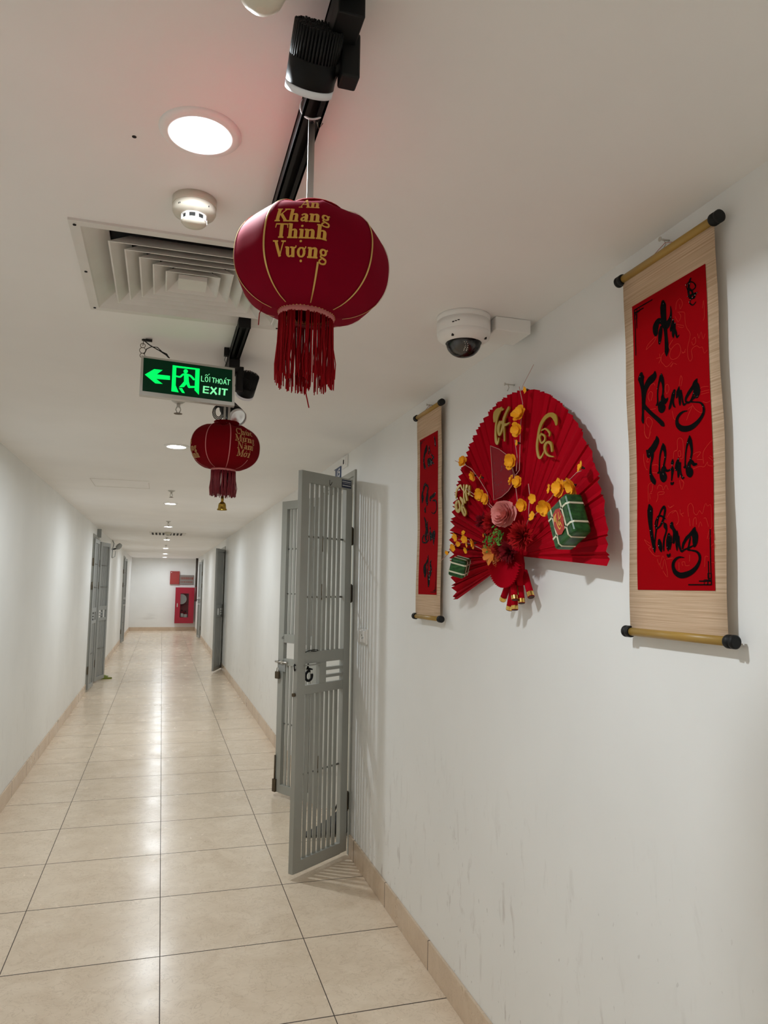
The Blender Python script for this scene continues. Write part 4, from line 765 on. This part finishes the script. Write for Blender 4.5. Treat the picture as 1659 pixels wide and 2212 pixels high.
# rice cakes
def cake(cu, cv, cx, w_, h_, d_, rot, label_u, yawt, pit, lab):
    M = Matrix.Translation(fp(cu, cv, cx)) @ Matrix.Rotation(yawt, 4, 'Z') @ Matrix.Rotation(pit, 4, 'Y') @ Matrix.Rotation(rot, 4, 'X')
    # local: x = out of wall (negative outward), y = left, z = up
    q = MB(); q.box((-d_/2, -w_/2, -h_/2), (d_/2, w_/2, h_/2), M); ck = q.build('rice_cake', m_cake, t, bevel=.008); 
    ck.modifiers['bevel'].segments = 3
    e = .0016; bw = .0026
    for s in (-.24, .24):
        for ax in (0, 1):
            q = MB()
            a_, b_ = (w_, h_) if ax == 0 else (h_, w_)
            mk = (lambda p, ql, x: (x, p, ql)) if ax == 0 else (lambda p, ql, x: (x, ql, p))
            c0 = s*a_
            for (qa, qb, xa, xb) in ((-b_/2+.006, b_/2-.006, -d_/2-e, -d_/2-.0002), (-b_/2+.006, b_/2-.006, d_/2+.0002, d_/2+e), (-b_/2-e, -b_/2-.0002, -d_/2+.006, d_/2-.006), (b_/2+.0002, b_/2+e, -d_/2+.006, d_/2-.006)):
                p0 = mk(c0-bw, qa, xa); p1 = mk(c0+bw, qb, xb); q.box(tuple(min(i, j) for i, j in zip(p0, p1)), tuple(max(i, j) for i, j in zip(p0, p1)), M)
            for s1 in (-1, 1):
                for s2 in (-1, 1):
                    A = [mk(c0+o, s1*(b_/2-.006), s2*(d_/2+e)) for o in (-bw, bw)]; B = [mk(c0+o, s1*(b_/2+e), s2*(d_/2-.006)) for o in (bw, -bw)]; q.face(*[M @ Vector(p) for p in A+B])
            q.build('bamboo_string', m_band, ck)
    q = MB(); fx = -d_/2-.0028; k = w_*.30
    fl = lambda u, v, th=0: M @ Vector((fx-th, -label_u-u, v))
    q.poly([(0, k*1.15), (k*.55, k*.95), (k*.8, 0), (k*.55, -k*.95), (0, -k*1.15), (-k*.55, -k*.95), (-k*.8, 0), (-k*.55, k*.95)], fl); lb = q.build('paper_label', m_label, ck)
    q = MB(); fl2 = lambda u, v, th=0: M @ Vector((fx-.0006-th, -label_u-u*k, v*k))
    for L in ([(-.05, .75, .1), (-.4, .55, .28), (-.45, .3, .2)], [(-.2, .45, .08), (-.25, -.1, .12), (-.1, -.6, .14), (.1, -.6, .1)], [(.05, .1, .1), (-.05, -.15, .14), (.08, -.35, .1), (.18, -.1, .1), (.05, .1, .1)], [(.3, .7, .08), (.2, .1, .1), (.35, -.6, .08)], [(.1, .0, .08), (.5, .25, .12)]): q.stroke(L, fl2)
    q.build('label_lettering', m_goldt, lb)
    return ck
cake(.412, .070, 1.000, .106, .112, .052, rad(-24), 0, rad(0), rad(0), 0)
cake(-.300, -.030, .995, .080, .064, .055, rad(10), 0, rad(-35), rad(15), 0)

# firecrackers
for (u0, v0, u1, v1, x0) in [(-.010, -.075, -.0573, -.1418, 1.040), (.003, -.0938, -.0207, -.1705, 1.045), (.0106, -.0938, .0248, -.169, 1.042), (.026, -.065, .0500, -.1377, 1.030), (.0330, -.07, .0544, -.1478, 1.050), (.055, -.05, .1064, -.1283, 1.055)]:
    a, b_ = fp(u0, v0, x0+.004), fp(u1, v1, x0); dd = (b_-a); L = dd.length
    q = MB(); q.lathe(a, dd, [(.0104, 0), (.0104, L-.001)], 18); fc = q.build('firecracker', m_fan, t)
    q = MB(); q.lathe(a, dd, [(.0108, L*.82), (.0108, L-.002)], 18, False, False); q.build('gold_band', m_foil, fc)
    q = MB(); q.lathe(a, dd, [(.0092, L-.0008), (.0092, L+.0004)], 18); q.build('cracker_end', m_brown, fc)
q = MB(); q.lathe(fp(.035, .03, 1.045), fp(.062, -.095, 1.045)-fp(.035, .03, 1.045), [(.004, 0), (.016, .02), (.018, .06), (.014, .10), (.012, .125)], 14); q.build('paper_knot', m_fan, t)
q = MB(); q.lathe(fp(.036, -.108, 1.0475), fp(.0544, -.1478, 1.050)-fp(.036, -.108, 1.0475), [(.0112, -.012), (.0112, .018)], 16, False, False); q.build('printed_wrap', m_leaf, t)
q = MB(); q.tube([fp(.07, .50, 1.04), fp(.075, .53, 1.05), fp(.085, .555, 1.06), fp(.095, .59, 1.075)], .0007, 4); q.build('loose_thread', m_twig, t)
nail(2.158, 2.207, 1.062, 'steel nail holding the red fan near its top')
# ================================================================== DOOR GATES
def gate(name, label, hinge, dvec, W_=.45, nb=8, details=None, mt=m_gate, group='grey barred gate leaves', zs=1.):
    ang = math.atan2(dvec[1], dvec[0])
    t = thing(name, label, 'gate', (hinge[0], hinge[1], .03), group, ang)
    e = .015; st = .060; u0, u1 = .058, W_-.062; q = MB(); Zt = 2.137
    q.box((0, -e, 0), (u0, e, Zt)); q.box((u1, -e, 0), (W_, e, Zt)); q.box((u0, -e, 0), (u1, e, .058)); q.box((u0, -e, 2.075), (u1, e, Zt))
    hz0, hz1 = .970, 1.075; hu0, hu1 = (.267+.0*W_, u1)
    q.box((u0, -e*.9, hz1+.004), (u1, e*.9, 1.142)); q.box((u0, -e*.9, .915), (u1, e*.9, .963))
    q.box((.209, -e*.9, .963), (.267, e*.9, hz1+.004))
    for z0, z1 in ((.990, 1.005), (1.030, 1.047)): q.box((u0, -e*.9, z0), (.209, e*.9, z1))
    if u1 > .40: q.box((.41, -e*.9, .963), (u1, e*.9, hz1+.004))
    q.build('frame', mt, t, False, bevel=.0015)
    q = MB(); n = nb-1; pitch_ = (u1-u0-.004)/nb
    for k in range(1, nb):
        uc = u0+.006+k*pitch_
        for z0, z1 in ((.058, .915), (1.142, 2.075)): q.box((uc-.013, -.003, z0), (uc+.013, .003, z1))
    q.build('bars', mt, t, False)
    for z in (.49, 1.44, 1.775):
        q = MB(); q.cyl((u0, -.0085, z), (u1, -.0085, z), .0055, seg=8); q.build('cross_rod', m_rod, t, False)
    for z in (.27, 1.46, 1.80):
        q = MB(); q.cyl((-.012, 0, z-.055), (-.012, 0, z+.055), .010, seg=12); q.box((-.014, -.006, z-.05), (.004, .006, z+.05)); q.box((-.040, -.004, z-.05), (-.012, .004, z+.05)); q.build('hinge', m_hinge, t, False)
    return t
hA, dA = (1.061, 4.232), (-.37, -.285)
g1 = gate('barred_gate', 'near grey barred gate leaf standing open toward viewer, blue plate on top corner', hA, dA)
g2 = gate('barred_gate', 'second grey barred gate leaf with padlock, half hidden behind the near leaf', (1.083, 5.147), (-.225, .408))
# local +y of leaf one faces the viewer when dA points to the viewer's side
def gl(g, mb, nm, mt, par=None, bevel=0.): 
    o = mb.build(nm, mt, par or g, False, bevel=bevel); return o
sgn = 1
q = MB(); q.box((.018, .0155, 2.081), (.105, .0175, 2.128)); pl_ = gl(g1, q, 'name_plate', m_navy)
q = MB(); rn = random.Random(5)
for z, h in ((2.117, .004), (2.1075, .0018), (2.094, .005)):
    u = .024
    while u < .096:
        ww = rn.uniform(.003, .008); q.box((u, .0176, z-h/2), (u+ww, .0179, z+h/2)); u += ww+.0025
gl(g1, q, 'plate_lettering', m_white, pl_)
q = MB(); fpl = lambda u, v, th=0: (.216-u, .0156, 2.075+v)
q.stroke([(0, .034, .004), (.0, .012, .005), (.006, .004, .004)], fpl); q.stroke([(.022, .024, .004), (.012, .010, .005), (.002, .003, .003)], fpl); gl(g1, q, 'painted_mark', m_void)
q = MB(); q.box((.262, .014, 1.068), (.40, .030, 1.074)); gl(g1, q, 'lock_shelf', m_gate)
q = MB(); q.tube([(.392, .016, 1.142), (.37, .024, 1.150), (.33, .026, 1.153), (.295, .020, 1.150), (.285, .016, 1.145), (.31, .022, 1.144), (.35, .02, 1.146)], .0022, 6); gl(g1, q, 'wire_tie', m_blackm)
q = MB()
q.box((.056, -.03, .03), (.058, .02, .04)); q = MB()
for z in (.9,): pass
q.lathe((W0 := .452, 0, .92), (1, 0, 0), [(.010, 0), (.010, .012)], 10); gl(g1, q, 'bolt_knob', m_hinge)
q = MB(); q.tube([(.452+.012*0, .0, 1.075), (.464, .006, 1.082), (.472, .010, 1.074), (.472, .012, 1.058), (.464, .008, 1.049), (.452, .0, 1.054)], .0035, 8); gl(g1, q, 'ring', m_blackm)
# leaf two fittings
q = MB(); q.tube([(.452, .0, 1.160), (.464, -.004, 1.166), (.470, -.006, 1.156), (.464, -.004, 1.143), (.452, 0, 1.145)], .0035, 8); gl(g2, q, 'ring', m_blackm)
q = MB(); q.box((.36, .0152, .868), (.45, .017, .93)); gl(g2, q, 'lock_plate', m_gate2)
q = MB(); q.cyl((.33, .024, .936), (.47, .024, .936), .007, seg=10); q.box((.38, .015, .925), (.40, .03, .947)); q.box((.43, .015, .925), (.445, .03, .947)); gl(g2, q, 'slide_bolt', m_steel)
q = MB(); q.cyl((.445, .022, .0), (.445, .022, .26), .006, seg=8); q.box((.428, .015, .0), (.462, .03, .09)); gl(g2, q, 'floor_bolt', m_hinge)
q = MB(); q.stroke([(0, .018, .003), (-.010, .006, .003), (0, .0, .003)], lambda u, v, th=0: (.40-u, .0156, 1.105+v)); q.stroke([(.012, .022, .003), (.0, .008, .003), (.014, .004, .003)], lambda u, v, th=0: (.40-u, .0156, 1.105+v)); gl(g2, q, 'painted_mark', m_void)
bpy.context.view_layer.update()
def on(g, p): return g.matrix_world @ Vector(p)
# padlock on leaf two
c0 = on(g2, (.425, .036, .845)); t = thing('padlock', 'small brass padlock hanging on the second gate leaf', 'padlock', c0)
q = MB(); q.box((-.022, -.009, -.030), (.022, .009, .022)); o = q.build('lock_body', m_hinge, t, False, bevel=.003); o.rotation_euler.z = g2.rotation_euler.z
q = MB(); q.tube([(-.012, 0, .02), (-.012, 0, .040), (-.006, 0, .050), (.006, 0, .050), (.012, 0, .040), (.012, 0, .02)], .003, 8); o = q.build('shackle', m_steel, t, False); o.rotation_euler.z = g2.rotation_euler.z
# black cable lock in the opening of leaf one
c0 = on(g1, (.340, .004, 1.045)); t = thing('cable_lock', 'black coiled lock hanging in the square opening of near gate', 'lock', c0)
az = g1.rotation_euler.z
q = MB(); q.tube([(.027*cos(a)+.006, 0, -.034+.026*sin(a)) for a in [rad(k) for k in range(-200, 110, 20)]], .0075, 8); o = q.build('cable_loop', m_blackm, t, False); o.rotation_euler.z = az
q = MB(); q.cyl((.016, 0, .0), (.012, 0, .034), .008, .003, 10); q.cyl((.012, .002, .006), (-.016, .006, .000), .006, .004, 8); o = q.build('lock_barrel', m_blackm, t, False); o.rotation_euler.z = az
# slumped black bag in the doorway
t = thing('black_bag', 'slumped black bag on floor in near doorway, seen through the gate bars', 'bag', (1.05, 4.62, 0))
q = MB(); rows = []
for i in range(15):
    k = i/14; x = .905+.30*k; h = .012+.20*k**1.5*(1 if k < .9 else .93); w_ = .045+.03*sin(k*2.6)
    rows.append([(x, 4.62+w_*cos(a)*(1+.06*sin(5*a+i)), max(0, .5*h+.5*h*sin(a))) for a in [2*pi*j/20 for j in range(20)]])
q.grid(rows, True); q.face(*rows[0]); q.face(*rows[-1]); q.build('bag_body', m_black, t)
q = MB(); q.tube([(1.08, 4.60, .125), (1.10, 4.575, .19), (1.14, 4.575, .225), (1.17, 4.60, .185)], .006, 6); q.build('handle', m_black, t)
# far gates
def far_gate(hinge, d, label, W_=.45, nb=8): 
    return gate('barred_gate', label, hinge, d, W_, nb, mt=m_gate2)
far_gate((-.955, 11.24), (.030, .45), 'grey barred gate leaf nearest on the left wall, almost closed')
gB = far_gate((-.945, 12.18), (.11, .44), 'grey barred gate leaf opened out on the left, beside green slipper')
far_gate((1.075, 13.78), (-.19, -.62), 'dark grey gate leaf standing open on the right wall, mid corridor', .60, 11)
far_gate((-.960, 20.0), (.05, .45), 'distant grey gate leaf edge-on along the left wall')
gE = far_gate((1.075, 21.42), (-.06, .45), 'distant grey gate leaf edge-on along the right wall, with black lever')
bpy.context.view_layer.update()
q = MB(); q.tube([(.40, .016, 1.06), (.40, .05, 1.06), (.32, .12, 1.03)], .008, 6); q.build('lever_handle', m_black, gE, False)
for z in (1.10, .93, .88):
    q = MB(); q.tube([(.455+.012*cos(a)+.012, 0, z+.016*sin(a)) for a in [2*pi*k/12 for k in range(13)]], .004, 6); q.build('ring', m_blackm, gB, False)
# slipper
t = thing('slipper', 'green slipper on the floor at the foot of the left gate', 'slipper', (-.83, 12.74, 0))
def sl(u): 
    return .045*(1+.25*sin(u*pi*1.1))*(max(0., 1-abs(2*u-1)**4))**.5+.002
q = MB(); top = [(-.95+.24*u, 12.74+sl(u), .022) for u in [k/14 for k in range(15)]]; bt = [(-.95+.24*u, 12.74-sl(u), .022) for u in [k/14 for k in range(15)]]
q.grid([[(x, y, 0) for x, y, z in top], top, bt, [(x, y, 0) for x, y, z in bt]], smooth=False); q.face(*([(x, y, 0) for x, y, z in top]+[(x, y, 0) for x, y, z in bt[::-1]])); q.build('sole', m_green, t)
q = MB(); q.grid([[(-.88+.09*a/6+.03*sin(pi*b_/8), 12.74-.056+.112*b_/8, .018+.055*sin(pi*b_/8)*(1-.5*a/6)) for b_ in range(9)] for a in range(7)]); q.build('strap', m_green, t)
# ================================================================== WALL FITTINGS
t = thing('power_socket', 'old white power socket low on the wall by near door', 'socket', (XR, 4.01, 1.25))
q = MB(); q.box((XR-.012, 3.925, 1.213), (XR, 4.10, 1.297)); q.build('back_plate', m_whitep, t, bevel=.003)
q = MB(); q.box((XR-.022, 4.035, 1.222), (XR-.012, 4.085, 1.282)); q.build('switch_cover', m_grille, t, bevel=.003)
q = MB(); q.box((XR-.020, 3.935, 1.222), (XR-.012, 4.015, 1.288)); q.build('outlet_cover', m_whitep, t, bevel=.003)
q = MB()
for y, z in ((3.985, 1.262), (3.958, 1.250), (3.980, 1.245)): q.lathe((XR-.0199, y, z), (-1, 0, 0), [(.0042, 0), (.0042, .0006)], 10)
q.build('socket_hole', m_void, t)
t = thing('wall_plate', 'small white plate with dark slot above the near door', 'wall plate', (XR, 4.52, 2.325))
q = MB(); q.box((XR-.010, 4.45, 2.288), (XR, 4.59, 2.362)); q.build('plate', m_whitep, t, bevel=.002)
q = MB(); q.box((XR-.014, 4.475, 2.30), (XR-.010, 4.565, 2.35)); q.build('insert', m_whitep, t, bevel=.001)
q = MB(); q.box((XR-.0150, 4.512, 2.312), (XR-.0141, 4.535, 2.340)); q.build('slot', m_void, t)
t = thing('number_plate', 'blue room number plate above the near door, half behind gate', 'sign', (XR, 4.73, 2.28))
q = MB(); q.box((XR-.006, 4.64, 2.237), (XR, 4.825, 2.319)); q.build('plate', m_blue, t)
q = MB(); fn = lambda u, v, th=0: (XR-.0066, 4.74-u, 2.256+v)
for L in ([(.012, .0, .013), (.012, .045, .013)], [(.085, .045, .010), (.050, .045, .010), (.048, .026, .010), (.075, .028, .011), (.083, .013, .012), (.066, .0, .010), (.045, .004, .010)], [(-.05, .0, .012), (-.05, .045, .012)]): q.stroke(L, fn, cap=False, step=2)
q.box((XR-.0066, 4.79, 2.245), (XR-.0061, 4.822, 2.312)); q.build('numerals', m_white, t)
# wall-mounted lamp with cable on the left wall
t = thing('wall_lamp', 'small lamp head with looping cable high on left wall', 'wall lamp', (XL, 15.3, 2.2))
q = MB(); q.tube([(XL+.012, 15.25, 2.36), (XL+.04, 15.22, 2.30), (XL+.02, 15.2, 2.18), (XL+.015, 15.2, 2.02)], .009, 6); q.tube([(XL+.012, 15.3, 2.02), (XL+.06, 15.35, 2.05), (XL+.07, 15.35, 2.16)], .006, 6); q.build('cable', m_gate2, t)
q = MB(); q.lathe((XL+.09, 15.3, 2.20), (.6, -.2, .75), [(.02, 0), (.045, .03), (.05, .08), (.035, .12), (.01, .13)], 18); q.build('lamp_head', m_gate2, t)
q = MB(); q.cyl((XL, 15.3, 2.19), (XL+.10, 15.3, 2.21), .014, seg=10); q.build('bracket', m_black, t)
for y, z0, z1, lab, sx in ((11.85, 2.215, 2.345, 'dark projecting plate above the left gates', 1), ):
    q = MB(); q.box((XL, y, z0), (XL+.06, y+.015, z1)); tag(q.build('projecting_plate', m_gate2, loc=(XL, y, z0)), lab, 'plate')
# ================================================================== END WALL
def yb(d): return YE-d
t = thing('hose_cabinet', 'red fire hose cabinet with window on the far end wall', 'fire cabinet', (.735, YE, .25))
x0, x1, z0, z1 = .435, 1.032, .25, 1.418
q = MB(); D = .20
q.box((x0, yb(D), z0), (x1, YE, z0+.02)); q.box((x0, yb(D), z1-.02), (x1, YE, z1)); q.box((x0, yb(D), z0), (x0+.02, YE, z1)); q.box((x1-.02, yb(D), z0), (x1, YE, z1)); q.box((x0, yb(.02), z0), (x1, YE, z1)); q.box((x0, yb(D-.01), .80), (x1, YE, .815)); q.build('cabinet_shell', m_cab, t)
wx0, wx1, wz0, wz1 = .595, .862, .44, 1.222
q = MB(); f0, f1 = yb(D+.022), yb(D)
q.box((x0, f0, z0), (wx0, f1, z1)); q.box((wx1, f0, z0), (x1, f1, z1)); q.box((wx0, f0, z0), (wx1, f1, wz0)); q.box((wx0, f0, wz1), (wx1, f1, z1)); dr = q.build('cabinet_door', m_cab, t)
q = MB(); q.box((wx0, yb(D+.012), wz0), (wx1, yb(D+.008), wz1)); q.build('window_pane', m_glass, dr)
q = MB(); q.box((x0+.055, f0-.012, .78), (x0+.085, f0, .90)); q.build('door_handle', m_alu, dr)
q = MB(); q.lathe((.63, yb(.17), 1.035), (0, 1, 0), [(.165, 0), (.165, .06)], 40); tag(q.build('fire_hose', m_white, loc=(.63, yb(.17), 1.035)), 'white coiled fire hose behind the upper cabinet window', 'hose')
for x, hh, lab in ((.665, .30, 'slim fire extinguisher on the left behind lower cabinet window'), (.775, .27, 'fire extinguisher with white label on the right in cabinet')):
    t2 = thing('fire_extinguisher', lab, 'fire extinguisher', (x, yb(.11), .27), 'extinguishers in the cabinet')
    r = .045 if x < .7 else .062
    q = MB(); q.lathe((x, yb(.11), .27), (0, 0, 1), [(r, 0), (r, hh), (r*.6, hh+.05), (.02, hh+.07)], 20); q.build('cylinder', m_cab, t2)
    q = MB(); q.lathe((x, yb(.11), .27), (0, 0, 1), [(r+.002, .18 if x < .7 else .16), (r+.002, .30 if x < .7 else .27)], 20, False, False); q.build('paper_label', m_white, t2)
    q = MB(); q.box((x-.015, yb(.15), .27+hh+.07), (x+.015, yb(.08), .27+hh+.11)); q.build('valve', m_black, t2)
t = thing('alarm_panel', 'red square alarm panel on the end wall left of notice board', 'alarm panel', (.39, YE, 1.52))
q = MB(); q.box((.243, yb(.07), 1.52), (.542, YE, 1.95)); q.build('panel_box', m_cabp, t, bevel=.006)
q = MB(); q.lathe((.283, yb(.07), 1.905), (0, -1, 0), [(.012, 0), (.012, .008)], 12); q.build('lock_knob', m_white, t)
t = thing('notice_board', 'grey notice board with worn red lettering above the hose cabinet', 'notice', (.77, YE, 1.515))
q = MB(); q.box((.545, yb(.03), 1.515), (1.007, YE, 1.825)); q.build('board', m_board, t)
q = MB(); rn = random.Random(3)
for z, h, wmax in ((1.72, .075, .05), (1.60, .03, .05)):
    x = .585
    while x < .95:
        w_ = rn.uniform(.02, wmax); q.box((x, yb(.032), z-h/2), (x+w_, yb(.030), z+h/2)); x += w_+.02
q.build('board_lettering', mat('worn_red_print', (.25, .06, .04), .6), t)
t = thing('riser_pipe', 'dark vertical pipe in the far right corner, red at its base', 'pipe', (1.05, YE-.6, 1.0))
q = MB(); q.cyl((1.055, YE-.8, 1.45), (1.055, YE-.8, ZC), .035, seg=14); q.build('upper_pipe', m_pipe, t)
q = MB(); q.cyl((1.055, YE-.8, .98), (1.055, YE-.8, 1.45), .038, seg=14); q.build('lower_pipe', mat('dark_red_pipe', (.09, .01, .01), .5), t)
